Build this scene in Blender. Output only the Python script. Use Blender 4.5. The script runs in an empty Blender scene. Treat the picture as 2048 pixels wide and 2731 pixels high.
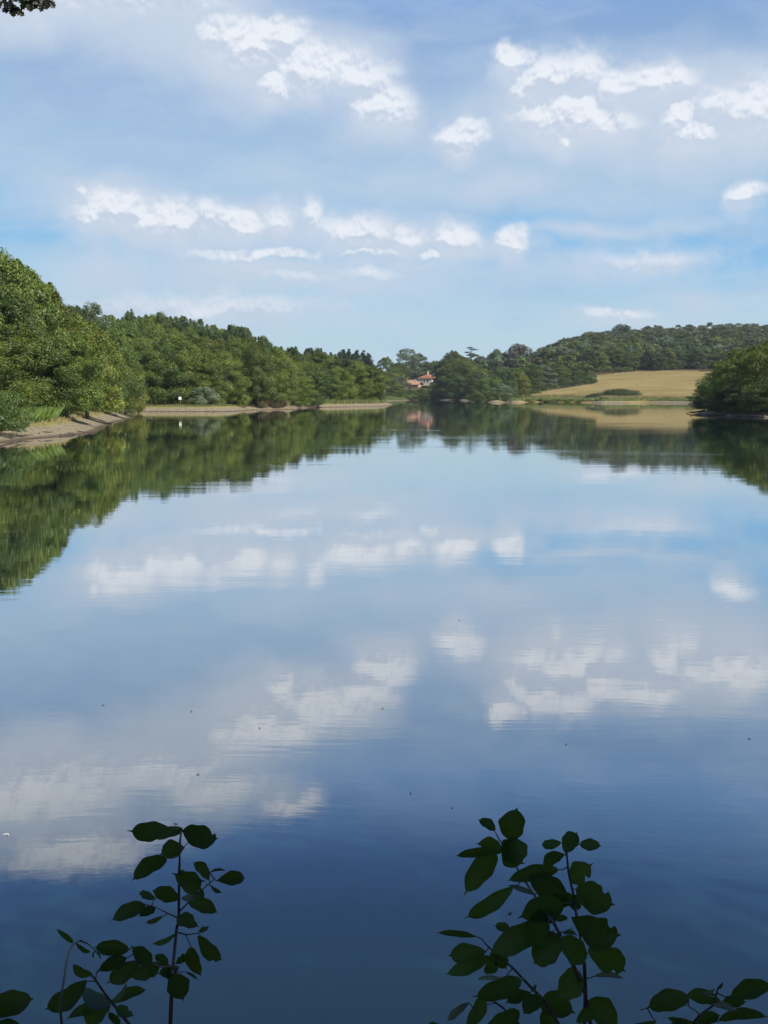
import bpy, math, random
import numpy as np
from mathutils import Vector, Matrix
S = bpy.context.scene
COL = S.collection
R = math.radians
# ------------------------------------------------------------------ camera
CAMH = 3.0
F = 2938.0; CX = 1024.0; CY = 1365.5; HV = 1052.0        # focal length and horizon measured in the photograph
PITCH = math.atan((CY - HV) / F)
cd = bpy.data.cameras.new('camera'); cam = bpy.data.objects.new('camera', cd); COL.objects.link(cam)
cam.location = (0, 0, CAMH); cam.rotation_euler = (R(90) - PITCH, 0, 0)
cd.sensor_fit = 'VERTICAL'; cd.sensor_height = 36; cd.lens = 36 * F / 2731.0
cd.clip_start = 0.05; cd.clip_end = 9000
S.camera = cam
# ------------------------------------------------------------------ exposure
S.view_settings.view_transform = 'Standard'; S.view_settings.look = 'None'
S.view_settings.exposure = 0.3; S.view_settings.gamma = 1
S.cycles.max_bounces = 6; S.cycles.diffuse_bounces = 2; S.cycles.glossy_bounces = 3
S.cycles.transmission_bounces = 3; S.cycles.transparent_max_bounces = 4
# ------------------------------------------------------------------ sun
SUN_AZ = R(47)          # to the right of straight-behind the camera
SUN_EL = R(44)
sv = Vector((math.sin(SUN_AZ) * math.cos(SUN_EL), -math.cos(SUN_AZ) * math.cos(SUN_EL), math.sin(SUN_EL)))
ld = bpy.data.lights.new('sun', 'SUN'); ld.energy = 5.0; ld.angle = R(0.5); ld.color = (1, 0.93, 0.80)
sun = bpy.data.objects.new('sun', ld); COL.objects.link(sun)
sun.rotation_euler = sv.to_track_quat('Z', 'Y').to_euler(); sun.location = (60, -40, 80)

def ray(u, v):
    x = (u - CX) / F; y = (CY - v) / F
    cp, sp = math.cos(PITCH), math.sin(PITCH)
    return Vector((x, cp + y * sp, -sp + y * cp))

# ------------------------------------------------------------------ node helper
class NT:
    def __init__(s, tree): s.t = tree; s.n = tree.nodes; s.l = tree.links
    def new(s, typ, **kw):
        n = s.n.new(typ)
        for k, v in kw.items(): setattr(n, k, v)
        return n
    def put(s, sock, v):
        if isinstance(v, bpy.types.NodeSocket): s.l.new(v, sock)
        else: sock.default_value = v
    def math(s, op, a, b=0.0, c=0.0, clamp=False):
        n = s.new('ShaderNodeMath', operation=op, use_clamp=clamp)
        s.put(n.inputs[0], a); s.put(n.inputs[1], b); s.put(n.inputs[2], c); return n.outputs[0]
    def vmath(s, op, a, b=(0, 0, 0), c=(0, 0, 0), out=0):
        n = s.new('ShaderNodeVectorMath', operation=op)
        s.put(n.inputs[0], a); s.put(n.inputs[1], b); s.put(n.inputs[2], c)
        return n.outputs['Value'] if op in ('LENGTH', 'DOT_PRODUCT', 'DISTANCE') else n.outputs[0]
    def noise(s, vec, scale, detail=4, rough=.5, color=False, dist=0):
        n = s.new('ShaderNodeTexNoise'); s.put(n.inputs['Vector'], vec)
        n.inputs['Scale'].default_value = scale; n.inputs['Detail'].default_value = detail
        n.inputs['Roughness'].default_value = rough; n.inputs['Distortion'].default_value = dist
        return n.outputs['Color' if color else 'Fac']
    def map(s, v, a, b, c=0.0, d=1.0, smooth=True):
        n = s.new('ShaderNodeMapRange', interpolation_type='SMOOTHSTEP' if smooth else 'LINEAR')
        s.put(n.inputs[0], v); s.put(n.inputs[1], a); s.put(n.inputs[2], b); s.put(n.inputs[3], c); s.put(n.inputs[4], d)
        return n.outputs[0]
    def mix(s, f, a, b, mode='MIX'):
        n = s.new('ShaderNodeMix', data_type='RGBA', blend_type=mode)
        s.put(n.inputs[0], f); s.put(n.inputs[6], a if isinstance(a, bpy.types.NodeSocket) else tuple(a) + (1,))
        s.put(n.inputs[7], b if isinstance(b, bpy.types.NodeSocket) else tuple(b) + (1,)); return n.outputs[2]
    def ramp(s, f, stops, interp='LINEAR'):
        n = s.new('ShaderNodeValToRGB'); cr = n.color_ramp; cr.interpolation = interp
        while len(cr.elements) < len(stops): cr.elements.new(0.5)
        for e, (p, c) in zip(cr.elements, stops): e.position = p; e.color = tuple(c) + (1,)
        s.put(n.inputs[0], f); return n.outputs[0]

def lin(r, g, b):
    f = lambda c: c / 255 / 12.92 if c <= 10 else ((c / 255 + .055) / 1.055) ** 2.4
    return (f(r), f(g), f(b))
# ------------------------------------------------------------------ world: nishita sky, high veil, cumulus
W = bpy.data.worlds.new('World'); S.world = W; W.use_nodes = True
N = NT(W.node_tree); N.n.clear()
sky = N.new('ShaderNodeTexSky', sky_type='NISHITA'); sky.sun_disc = False
sky.sun_elevation = SUN_EL; sky.sun_rotation = math.pi - SUN_AZ
sky.air_density = 1.0; sky.dust_density = 0.6; sky.ozone_density = 2.0
tc = N.new('ShaderNodeTexCoord').outputs['Generated']
sx = N.new('ShaderNodeSeparateXYZ'); N.put(sx.inputs[0], tc)
az = N.math('ARCTAN2', sx.outputs[0], sx.outputs[1]); el = N.math('ARCSINE', sx.outputs[2])
cmb = N.new('ShaderNodeCombineXYZ'); N.put(cmb.inputs[0], az); N.put(cmb.inputs[1], el); P0 = cmb.outputs[0]
def warp(p, sc, amp, det=5):
    c = N.noise(p, sc, det, .55, True)
    o = N.vmath('SUBTRACT', c, (.5, .5, .5)); o = N.vmath('MULTIPLY', o, (amp, amp * .75, 0))
    return N.vmath('ADD', p, o)
P1 = warp(P0, 20, .040); P1 = warp(P1, 70, .012, 5)
P2 = warp(P0, 9, .07, 4)
def field(P, blobs):
    m = None
    for (bx, by, rx, ry, a) in blobs:
        if blobs is CUM: rx, ry = rx * 1.22, ry * 1.25
        d = ray(bx / .81, by / .81).normalized()
        ca, ce = math.atan2(d.x, d.y), math.asin(d.z); sxr, syr = 2380. / rx, 2380. / ry
        v = N.vmath('MULTIPLY_ADD', P, (sxr, syr, 0), (-ca * sxr, -ce * syr, 0))
        l = N.vmath('LENGTH', v)
        k = N.math('MULTIPLY_ADD', l, -a, a)
        m = k if m is None else N.math('MAXIMUM', m, k)
    return m
CUM = [(545,100,100,52,1),(600,72,60,34,1),(680,150,120,48,1),(760,172,90,36,.85),(590,182,42,28,.9),(480,85,60,40,.75),
 (825,230,66,46,1.1),(1002,293,56,34,1.1),(1108,118,40,26,1),(1185,168,60,46,.9),(1255,155,70,42,.8),(1335,185,50,36,.9),(1425,172,80,30,1),
 (1235,248,110,42,1),(1300,262,70,28,.85),(1462,252,36,28,1),(1488,292,56,26,.95),(1640,235,66,60,.9),(1560,215,60,30,.6),(1228,300,26,22,.7),(1608,418,34,20,1),
 (170,401,14,8,1),(255,440,75,38,1.1),(200,458,50,30,.8),(350,472,78,40,1),(388,492,30,20,1),(447,470,30,32,.9),(512,476,56,28,1),
 (600,466,40,32,.55),(680,468,18,40,.6),(768,495,74,38,.9),(885,512,34,26,.7),(985,508,50,34,1),(1105,522,28,30,1.05),(1128,185,22,36,.6),
 (560,545,150,11,.75),(800,549,90,8,.6),(930,547,40,8,.6),(1400,556,120,14,.3),(1330,678,60,9,.6),(30,-50,210,70,.75),(-90,-70,120,60,.9),(330,-20,170,50,.6),(120,-215,170,42,.7),(600,-100,70,26,.6),(440,-60,120,40,.55),(470,665,190,26,.35),(790,596,60,14,.35),(640,590,60,12,.3)]
SOFT = [(420,60,290,120,.8),(640,130,280,100,.8),(130,10,180,40,.6),(1330,230,330,130,.9),(1560,270,220,150,.8),(1000,230,120,60,.3),
 (260,460,190,80,.8),(560,490,260,80,.7),(840,510,260,75,.8),(1030,540,160,60,.7),(200,590,220,60,.5),(560,600,420,50,.6),
 (1000,600,420,60,.4),(1250,500,320,22,.5),(400,660,360,40,.6),(1410,570,150,30,.45),(1330,690,160,30,.4),(820,250,130,90,.5),(1500,640,150,22,.3),(1060,400,430,60,.35),
 # the part of the sky seen only in the water
 (60,-60,420,130,1.0),(420,-90,260,80,.6)]
HI = []
c1 = N.noise(P0, 46, 7, .62); c2 = N.noise(P2, 13, 6, .55)
fc = field(P1, CUM); fs = field(P2, SOFT)
fu = field(N.vmath('ADD', P1, (0.002, .0095, 0)), CUM)
c1u = N.noise(N.vmath('ADD', P0, (.001, .004, 0)), 46, 7, .62)
dn = N.math('SUBTRACT', fu, fc)                       # > 0 on the underside of a cloud, < 0 at its crown
F_ = N.math('ADD', fc, N.math('MULTIPLY_ADD', c1, 1.0, -.47))
halo = N.map(N.math('ADD', N.math('MAXIMUM', fc, N.math('MULTIPLY', fu, .95)), N.math('MULTIPLY_ADD', c1, .9, -.40)), -.32, .75, 0, .62)
cum = N.map(F_, -.30, N.map(dn, -.06, .16, .42, 1.15))
relief = N.math('MULTIPLY_ADD', N.math('SUBTRACT', c1, c1u), 5.5, N.map(dn, -.16, .13, .92, .05, False), clamp=True)
soft = N.math('MULTIPLY', N.map(el, R(25), R(21.5), .03, 1.0), N.map(N.math('ADD', fs, N.math('MULTIPLY_ADD', c2, .8, -.36)), -.12, .6))
# streaky high veil
stv = N.vmath('MULTIPLY', P2, (4, 13, 1)); st = N.noise(stv, 1.6, 6, .6, dist=.4)
eln = N.math('MULTIPLY', el, 1 / R(90), clamp=True)
def L10(c, k=1.0): return tuple(10 * k * x for x in lin(*c))
# elevation stops (fraction of 90 deg): thin-veil colour by height
q = lambda y: max(0., math.asin(ray(CX, y / .81).normalized().z) / R(90))
veil = N.ramp(eln, [(0, lin(188, 216, 231)), (q(700), lin(183, 214, 232)), (q(600), lin(165, 206, 234)), (q(480), lin(152, 195, 231)),
    (q(380), lin(170, 200, 229)), (q(220), lin(160, 189, 224)), (q(60), lin(138, 172, 216)), (.218, lin(124, 166, 224)), (.262, lin(84, 126, 190)), (.34, lin(92, 135, 182)), (.5, lin(80, 118, 170)), (1, lin(60, 90, 150))])
veil10 = N.vmath('SCALE', veil); veil10.node.inputs['Scale'].default_value = 10
# clear azure band low on the right and far left
azr = N.map(az, -.02, .16); bandr = N.math('MULTIPLY', N.map(el, R(4.2), R(7)), N.map(el, R(9.6), R(8.2)))
azl = N.map(az, -.12, -.3); bandl = N.math('MULTIPLY', N.map(el, R(6.3), R(8)), N.map(el, R(10.5), R(8.8)))
clear = N.math('MAXIMUM', N.math('MULTIPLY', azr, bandr), N.math('MULTIPLY', N.math('MULTIPLY', azl, bandl), .6))
clear = N.math('MULTIPLY', clear, N.map(st, .75, .4), clamp=True)
base = N.mix(.12, veil10, sky.outputs[0])
base = N.mix(N.math('MULTIPLY', clear, .95), base, L10((128, 188, 233)))
stm = N.map(st, .38, .68, 0, .38)
stm = N.math('MULTIPLY', stm, N.map(el, R(24), R(17)), clamp=True)
base = N.mix(stm, base, L10((196, 213, 232)))
stb = N.map(N.noise(stv, 2.7, 5, .55), .5, .75, 0, .35)
base = N.mix(N.math('MULTIPLY', stb, N.map(el, R(22), R(12))), base, L10((150, 180, 218)))
base = N.mix(N.math('MULTIPLY', soft, .84), base, L10((198, 212, 229)))
cc = N.mix(relief, L10((196, 209, 227)), L10((243, 246, 251)))
base = N.mix(halo, base, L10((205, 216, 232)))
cum = N.math('MULTIPLY', cum, N.map(fc, -.25, .62, .05, .80))
base = N.mix(cum, base, cc)
bg = N.new('ShaderNodeBackground'); N.put(bg.inputs[0], base); bg.inputs[1].default_value = 0.0835
wo = N.new('ShaderNodeOutputWorld'); N.l.new(bg.outputs[0], wo.inputs[0])
W.cycles.sampling_method = 'MANUAL'; W.cycles.sample_map_resolution = 512

# ------------------------------------------------------------------ tagging
def tag(o, label=None, cat=None, group=None, kind=None):
    if label: o['label'] = label
    if cat: o['category'] = cat
    if group: o['group'] = group
    if kind: o['kind'] = kind
    return o
def link(name, me, parent=None, mat=None):
    o = bpy.data.objects.new(name, me); COL.objects.link(o)
    if mat and me is not None and not me.materials: me.materials.append(mat)
    if parent: o.parent = parent
    return o
def empty(name, loc=(0, 0, 0), rz=0.0, sc=1.0):
    o = bpy.data.objects.new(name, None); COL.objects.link(o); o.location = loc; o.rotation_euler = (0, 0, rz)
    o.empty_display_size = .3
    o.scale = (sc,) * 3 if not hasattr(sc, '__len__') else sc
    return o
def npmesh(name, V, Fc, smooth=False, attr=None):
    """V (n,3) array; Fc (m,k) int array of equal-sized faces"""
    me = bpy.data.meshes.new(name); V = np.asarray(V, np.float32); Fc = np.asarray(Fc, np.int32)
    m, k = Fc.shape
    me.vertices.add(len(V)); me.vertices.foreach_set('co', V.ravel())
    me.loops.add(m * k); me.loops.foreach_set('vertex_index', Fc.ravel())
    me.polygons.add(m); me.polygons.foreach_set('loop_start', np.arange(0, m * k, k, dtype=np.int32))
    me.polygons.foreach_set('loop_total', np.full(m, k, np.int32))
    me.polygons.foreach_set('use_smooth', np.full(m, smooth))
    if attr is not None:
        for nm, arr in attr.items():
            dom = 'FACE' if len(arr) == m and len(arr) != len(V) else 'POINT'
            a = me.attributes.new(nm, 'FLOAT', dom); a.data.foreach_set('value', np.asarray(arr, np.float32))
    me.update(); me.validate(); return me
class MB:
    """collects polygons and links them as one mesh object"""
    def __init__(s): s.v = []; s.f = []
    def add(s, v, f):
        o = len(s.v); s.v += [tuple(p) for p in v]; s.f += [tuple(i + o for i in q_) for q_ in f]
    def box(s, x0, x1, y0, y1, z0, z1):
        s.add([(x0,y0,z0),(x1,y0,z0),(x1,y1,z0),(x0,y1,z0),(x0,y0,z1),(x1,y0,z1),(x1,y1,z1),(x0,y1,z1)],
              [(0,3,2,1),(4,5,6,7),(0,1,5,4),(1,2,6,5),(2,3,7,6),(3,0,4,7)])
    def tube(s, pts, rad, n=7):
        pts = [Vector(p) for p in pts]; rings = []
        for i, p in enumerate(pts):
            t = (pts[min(i + 1, len(pts) - 1)] - pts[max(i - 1, 0)]).normalized()
            a = t.cross(Vector((0.13, 0.31, 1)) if abs(t.z) < .9 else Vector((1, .2, 0))).normalized(); b = t.cross(a)
            r = rad[i] if hasattr(rad, '__len__') else rad
            rings.append([p + a * (r * math.cos(k * 2 * math.pi / n)) + b * (r * math.sin(k * 2 * math.pi / n)) for k in range(n)])
        v = [q_ for rg in rings for q_ in rg]; f = []
        for i in range(len(pts) - 1):
            for k in range(n):
                f.append((i * n + k, i * n + (k + 1) % n, (i + 1) * n + (k + 1) % n, (i + 1) * n + k))
        f.append(tuple(range(n))[::-1]); f.append(tuple((len(pts) - 1) * n + k for k in range(n)))
        s.add(v, f)
    def mesh(s, name, smooth=False):
        me = bpy.data.meshes.new(name); me.from_pydata(s.v, [], s.f)
        if smooth:
            for p in me.polygons: p.use_smooth = True
        me.update(); return me
    def build(s, name, mat, parent=None, smooth=False):
        return link(name, s.mesh(name, smooth), parent, mat)

# ------------------------------------------------------------------ materials
def mat(name):
    m = bpy.data.materials.new(name); m.use_nodes = True; n = NT(m.node_tree); n.n.clear()
    out = n.new('ShaderNodeOutputMaterial'); return m, n, out
def simple(name, col, rough=.8, var=.25, scale=6, bump=0.0, col2=None):
    m, n, out = mat(name)
    t = n.new('ShaderNodeTexCoord').outputs['Object']
    f = n.noise(t, scale, 6, .6)
    c = n.mix(n.map(f, .3, .7), tuple(x * (1 - var) for x in col), col2 or tuple(min(1, x * (1 + var)) for x in col))
    b = n.new('ShaderNodeBsdfPrincipled'); n.put(b.inputs['Base Color'], c); b.inputs['Roughness'].default_value = rough
    if bump:
        bp = n.new('ShaderNodeBump'); bp.inputs['Strength'].default_value = bump; bp.inputs['Distance'].default_value = .02
        n.put(bp.inputs['Height'], f); n.l.new(bp.outputs[0], b.inputs['Normal'])
    n.l.new(b.outputs[0], out.inputs[0]); return m
def leafmat(name, dark, light, trans=.25, warm=(.10, .11, .02), wamt=.35, rough=None, hi=None):
    """foliage: colour from a value stored on the faces, per clump and in crowns with painted top light, and from the tree's own random number"""
    m, n, out = mat(name)
    at = n.new('ShaderNodeAttribute', attribute_name='tone').outputs['Fac']
    oi = n.new('ShaderNodeObjectInfo').outputs['Random']
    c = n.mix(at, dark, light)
    c = n.mix(n.math('MULTIPLY', n.map(oi, .45, 1), wamt), c, warm)
    hv = n.new('ShaderNodeHueSaturation'); n.put(hv.inputs['Color'], c)
    r2 = n.math('FRACT', n.math('MULTIPLY', oi, 7.31))
    n.put(hv.inputs['Value'], n.map(r2, 0, 1, .78, 1.22, False)); hv.inputs['Saturation'].default_value = 1
    r3 = n.math('FRACT', n.math('MULTIPLY', oi, 17.7)); n.put(hv.inputs['Hue'], n.map(r3, 0, 1, .487, .512, False))
    col = hv.outputs[0]
    d = n.new('ShaderNodeBsdfDiffuse'); n.put(d.inputs[0], col)
    tr = n.new('ShaderNodeBsdfTranslucent'); n.put(tr.inputs[0], n.mix(.6, col, (.13, .2, .02)))
    mx = n.new('ShaderNodeMixShader'); mx.inputs[0].default_value = trans
    n.l.new(d.outputs[0], mx.inputs[1]); n.l.new(tr.outputs[0], mx.inputs[2]); last = mx.outputs[0]
    g = n.new('ShaderNodeBsdfGlossy'); g.inputs['Roughness'].default_value = .45; g.inputs[0].default_value = (.8, .85, .9, 1)
    m2 = n.new('ShaderNodeMixShader'); m2.inputs[0].default_value = .035 if rough is None else rough
    n.l.new(last, m2.inputs[1]); n.l.new(g.outputs[0], m2.inputs[2]); last = m2.outputs[0]
    n.l.new(last, out.inputs[0]); return m
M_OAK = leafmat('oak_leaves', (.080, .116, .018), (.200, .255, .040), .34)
M_ASH = leafmat('bluish_leaves', (.064, .104, .022), (.160, .225, .048), .32, (.05, .10, .03), .3)
M_YEL = leafmat('yellowing_leaves', (.085, .11, .018), (.23, .26, .04), .34, (.16, .15, .02), .3)
M_SIL = leafmat('silvery_leaves', (.08, .115, .065), (.20, .25, .15), .2, (.14, .15, .09), .3)
M_FAR = leafmat('hillside_leaves', (.074, .102, .036), (.172, .208, .072), .3, (.14, .14, .06), .5)
M_CON = leafmat('conifer_needles', (.034, .056, .036), (.07, .105, .06), .1, (.03, .05, .02), .3)
M_DRK = leafmat('dark_leaves', (.038, .066, .020), (.100, .150, .040), .28, (.05, .06, .02), .3)
M_PUR = leafmat('bronze_leaves', (.045, .038, .022), (.105, .085, .045), .2, (.09, .07, .03), .3)
M_GRS = leafmat('green_grass', (.12, .15, .04), (.25, .28, .09), .3, (.28, .26, .10), .4)
M_LUSH = leafmat('lush_grass', (.09, .17, .03), (.20, .32, .06), .3, (.22, .26, .06), .4)
M_STR = leafmat('straw_grass', (.30, .25, .10), (.50, .42, .20), .3, (.45, .36, .17), .4)
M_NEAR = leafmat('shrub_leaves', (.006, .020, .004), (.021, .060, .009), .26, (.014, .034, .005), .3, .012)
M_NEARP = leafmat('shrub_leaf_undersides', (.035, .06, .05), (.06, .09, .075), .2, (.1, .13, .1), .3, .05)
M_BARK = simple('bark', (.085, .07, .055), .95, .4, 3, .5)
M_BIRCH = simple('pale_bark', (.52, .50, .44), .8, .25, 2)
M_STEM = simple('purple_stem', (.030, .018, .026), .7, .3, 60)
M_VINE = simple('vine_stem', (.06, .08, .05), .7, .3, 60)
M_WHITE = simple('white_paint', (.82, .82, .80), .5, .04, 3)
M_POST = simple('weathered_wood', (.22, .18, .13), .9, .35, 4)

# ------------------------------------------------------------------ shoreline, terrain
def shore(u, v):
    d = ray(u, v); t = -CAMH / d.z; return (d.x * t, d.y * t)
LAKE = [shore(0,1183),shore(74,1172),shore(180,1163),shore(262,1153),shore(270,1144),shore(305,1128),shore(357,1115),shore(338,1107),shore(285,1102),
 shore(290,1099),shore(400,1098),shore(512,1098),shore(597,1098),shore(640,1096.5),shore(678,1093.5),shore(764,1092.3),shore(798,1092.5),shore(803,1090),shore(800,1088.6),
 shore(843,1087),shore(945,1085),shore(1025,1083.8),shore(1052,1081),shore(1046,1077.5),shore(1015,1074),shore(1000,1070.5),shore(1060,1069),shore(1100,1067.5),shore(1146,1067),
 shore(1200,1067.5),shore(1272,1069),shore(1290,1073),shore(1310,1074),shore(1465,1072.5),shore(1600,1075.2),shore(1712,1074.6),shore(1857,1075.5),
 (125,340),(100,260),(72,205),shore(1875,1099.5),shore(1843,1103.8),shore(1872,1107.6),shore(1950,1110),shore(2048,1114),(57,115),(60,80),(52,45),(30,14),(12,4),(2,2.2),(-3,2.2),(-12,5),(-30,14),(-39,32),(-34,52)]
LK = np.array(LAKE)
def sdist(X, Y):
    """signed distance to the shoreline, positive on land"""
    X = np.asarray(X, float); Y = np.asarray(Y, float); best = np.full(X.shape, 1e18); ins = np.zeros(X.shape, bool)
    A = LK; B = np.roll(LK, -1, 0)
    for (ax, ay), (bx, by) in zip(A, B):
        ex, ey = bx - ax, by - ay; t = np.clip(((X - ax) * ex + (Y - ay) * ey) / (ex * ex + ey * ey), 0, 1)
        best = np.minimum(best, (X - ax - t * ex) ** 2 + (Y - ay - t * ey) ** 2)
        if ay != by:
            c = ((ay > Y) != (by > Y)) & (X < ex * (Y - ay) / ey + ax); ins ^= c
    d = np.sqrt(best); return np.where(ins, -d, d)
def sm(x, a, b):
    t = np.clip((x - a) / (b - a), 0, 1); return t * t * (3 - 2 * t)
def vnoise(X, Y, s, seed=0):
    o = 0
    for k, (a, b, c) in enumerate([(1.0, .6, .3), (-.7, 1.1, 2.1), (.4, -1.3, 4.4), (1.7, .9, 1.2)]):
        o = o + np.sin((a * X + b * Y) / s * 1.3 + c + seed) * np.cos((b * X - a * Y) / s * .9 + 2 * c + seed * 1.7) / (1 + .5 * k)
    return o / 2.6
def ground(X, Y):
    X = np.asarray(X, float); Y = np.asarray(Y, float); r = np.hypot(X, Y)
    s = sdist(X, Y)
    wob = s + vnoise(X, Y, 3.0) * .35 * sm(r, 20, 60) * sm(s, -3, 3)
    near = sm(-r, -26, -8)                                       # the steep little bank the camera stands on
    z = np.where(wob < 0, np.maximum(-1.6, wob * .28), .75 * sm(wob, 0, 3.6) + .03 * np.clip(wob, 0, 3.6) + .45 * sm(wob, 4, 14))
    left = sm(-X / np.maximum(Y, 10), -.02, .06)
    z = z + np.where(s > 8, (s - 8) * .055, 0) * left * (s < 260) + (s >= 260) * left * 13.86
    t = X / np.maximum(Y, 1.0)
    A = np.interp(t, [-.06, 0, .05, .12, .18, .26, .4, .7], [0, .12, .3, .62, .95, 1, 1.05, .8])
    Rm = np.interp(Y, [370, 400, 450, 520, 600, 700, 800, 920, 1050, 1500, 3000], [0, .8, 3.2, 7.8, 13.0, 23, 34, 46, 52, 52, 40])
    z = z + A * Rm * sm(s, 2, 30)
    z = z + 5.0 * np.exp(-((X - 28) / 40) ** 2 - ((Y - 690) / 60) ** 2) * sm(s, 0, 25)
    z = z + near * sm(s, 0, 1.6) * 1.15
    z = z + vnoise(X, Y, 14, 3) * .25 * sm(s, 5, 30) * sm(r, 30, 80)
    return z
def gz(x, y): return float(ground(np.array([x]), np.array([y]))[0])
def at(u, d):
    """world point on the ground, d metres ahead, at photo column u"""
    x = 0; z = 0
    for _ in range(3):
        x = (u - CX) / F * (d * math.cos(PITCH) + (CAMH - z) * math.sin(PITCH)); z = gz(x, d)
    return x, d, z
def zat(v, d):
    r = ray(CX, v); return CAMH + r.z / r.y * d

FIELD = [at(1367, 412)[:2], at(1395, 404)[:2], at(1600, 392)[:2], at(1900, 392)[:2], at(2100, 420)[:2], at(2080, 600)[:2], at(1885, 612)[:2], at(1790, 622)[:2], at(1694, 618)[:2], at(1578, 590)[:2], at(1583, 504)[:2], at(1536, 491)[:2], at(1465, 466)[:2], at(1425, 446)[:2]]
def inpoly(X, Y, poly):
    ins = np.zeros(np.shape(X), bool)
    for (ax, ay), (bx, by) in zip(poly, poly[1:] + poly[:1]):
        if ay != by: ins ^= ((ay > Y) != (by > Y)) & (X < (bx - ax) * (Y - ay) / (by - ay) + ax)
    return ins
ths = np.concatenate([np.linspace(-180, -24, 90, endpoint=False), np.linspace(-24, 24, 620, endpoint=False), np.linspace(24, 180, 90, endpoint=False)])
rr = np.concatenate([[0.01], np.exp(np.linspace(math.log(.5), math.log(60), 150, endpoint=False)), np.exp(np.linspace(math.log(60), math.log(420), 420, endpoint=False)), np.exp(np.linspace(math.log(420), math.log(1500), 150))])
TH, RR = np.meshgrid(np.radians(ths), rr); X = RR * np.sin(TH); Y = RR * np.cos(TH)
Z = ground(X, Y); nr, nt = X.shape
idx = np.arange(nr * nt).reshape(nr, nt); nx = np.roll(idx, -1, 1)
Fc = np.stack([idx[:-1], idx[1:], nx[1:], nx[:-1]], -1).reshape(-1, 4)
fm = inpoly(X, Y, FIELD).astype(float)
sd = sdist(X, Y)
fid = fm.ravel()
gme = npmesh('ground', np.stack([X, Y, Z], -1).reshape(-1, 3), Fc[:, ::-1], True, {'field': fid, 'shore': sd.ravel()})
m, n, out = mat('shore_ground')
pos = n.new('ShaderNodeNewGeometry').outputs['Position']
sp = n.new('ShaderNodeSeparateXYZ'); n.put(sp.inputs[0], pos)
fa = n.new('ShaderNodeAttribute', attribute_name='field').outputs['Fac']; sa = n.new('ShaderNodeAttribute', attribute_name='shore').outputs['Fac']
n1 = n.noise(pos, .35, 6, .65); n2 = n.noise(pos, 2.5, 5, .6); n3 = n.noise(n.vmath('MULTIPLY', pos, (.25, 1, 1)), .12, 6, .6)
mud = n.mix(n.map(n2, .3, .7), (.165, .135, .095), (.30, .255, .18))
mud = n.mix(n.map(sp.outputs[2], .02, .16), (.10, .08, .058), mud)
grass = n.mix(n.map(n1, .35, .65), (.15, .17, .045), (.27, .235, .10))
grass = n.mix(n.math('MULTIPLY', n.map(n2, .5, .8), .6), grass, (.33, .28, .14))
edge = n.math('ADD', sp.outputs[2], n.math('MULTIPLY_ADD', n1, .5, -.25))
g = n.mix(n.map(edge, .52, .82), mud, grass)
litter = n.mix(n2, (.05, .04, .025), (.09, .07, .04))
g = n.mix(n.map(sa, 22, 34), g, litter)
n4 = n.noise(n.vmath('MULTIPLY', pos, (.35, .12, 1)), .8, 5, .65)
fieldc = n.mix(n.map(n3, .35, .65), (.225, .170, .075), (.335, .262, .125)); fieldc = n.mix(n.math('MULTIPLY', n.map(n4, .48, .66), .55), fieldc, (.20, .175, .07)); fieldc = n.mix(n.math('MULTIPLY', n.map(n2, .42, .7), .6), fieldc, (.18, .15, .055))
fieldc = n.mix(n.math('MULTIPLY', n.map(n.noise(pos, .05, 4, .6), .5, .7), .35), fieldc, (.20, .19, .065))
g = n.mix(fa, g, fieldc)
b = n.new('ShaderNodeBsdfDiffuse'); n.put(b.inputs[0], g)
bp = n.new('ShaderNodeBump'); bp.inputs['Strength'].default_value = .6; bp.inputs['Distance'].default_value = .25; n.put(bp.inputs['Height'], n2)
n.l.new(bp.outputs[0], b.inputs['Normal']); n.l.new(b.outputs[0], out.inputs[0])
tag(link('ground', gme, None, m), kind='structure')

# ------------------------------------------------------------------ water
m, n, out = mat('lake_water')
pos = n.new('ShaderNodeNewGeometry').outputs['Position']
pw = n.vmath('ADD', pos, n.vmath('MULTIPLY', n.noise(pos, .15, 3, .5, True), (2, 2, 0)))
w1 = n.noise(n.vmath('MULTIPLY', pw, (.55, 1.5, 1)), 1.1, 3, .5)
w2 = n.noise(n.vmath('MULTIPLY', pw, (1.2, 4.5, 1)), 2.2, 3, .55)
w3 = n.noise(n.vmath('MULTIPLY', pos, (.12, .28, 1)), 1, 2, .5)
patch = n.map(n.noise(n.vmath('MULTIPLY', pos, (.05, .10, 1)), 1, 5, .6), .50, .68)
hgt = n.math('ADD', n.math('MULTIPLY', w1, .0011), n.math('MULTIPLY', n.math('MULTIPLY', w2, n.math('MULTIPLY_ADD', patch, .0012, .00025)), 1.0))
hgt = n.math('ADD', hgt, n.math('MULTIPLY', w3, .004))
bp = n.new('ShaderNodeBump'); bp.inputs['Strength'].default_value = 1; bp.inputs['Distance'].default_value = 1.0; n.put(bp.inputs['Height'], hgt)
lw = n.new('ShaderNodeLayerWeight'); lw.inputs[0].default_value = .5
fac = n.ramp(lw.outputs['Facing'], [(0, (.03,) * 3), (.46, (.165,) * 3), (.56, (.245,) * 3), (.68, (.53,) * 3), (.83, (.78,) * 3), (.93, (.88,) * 3), (1, (.94,) * 3)])
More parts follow.
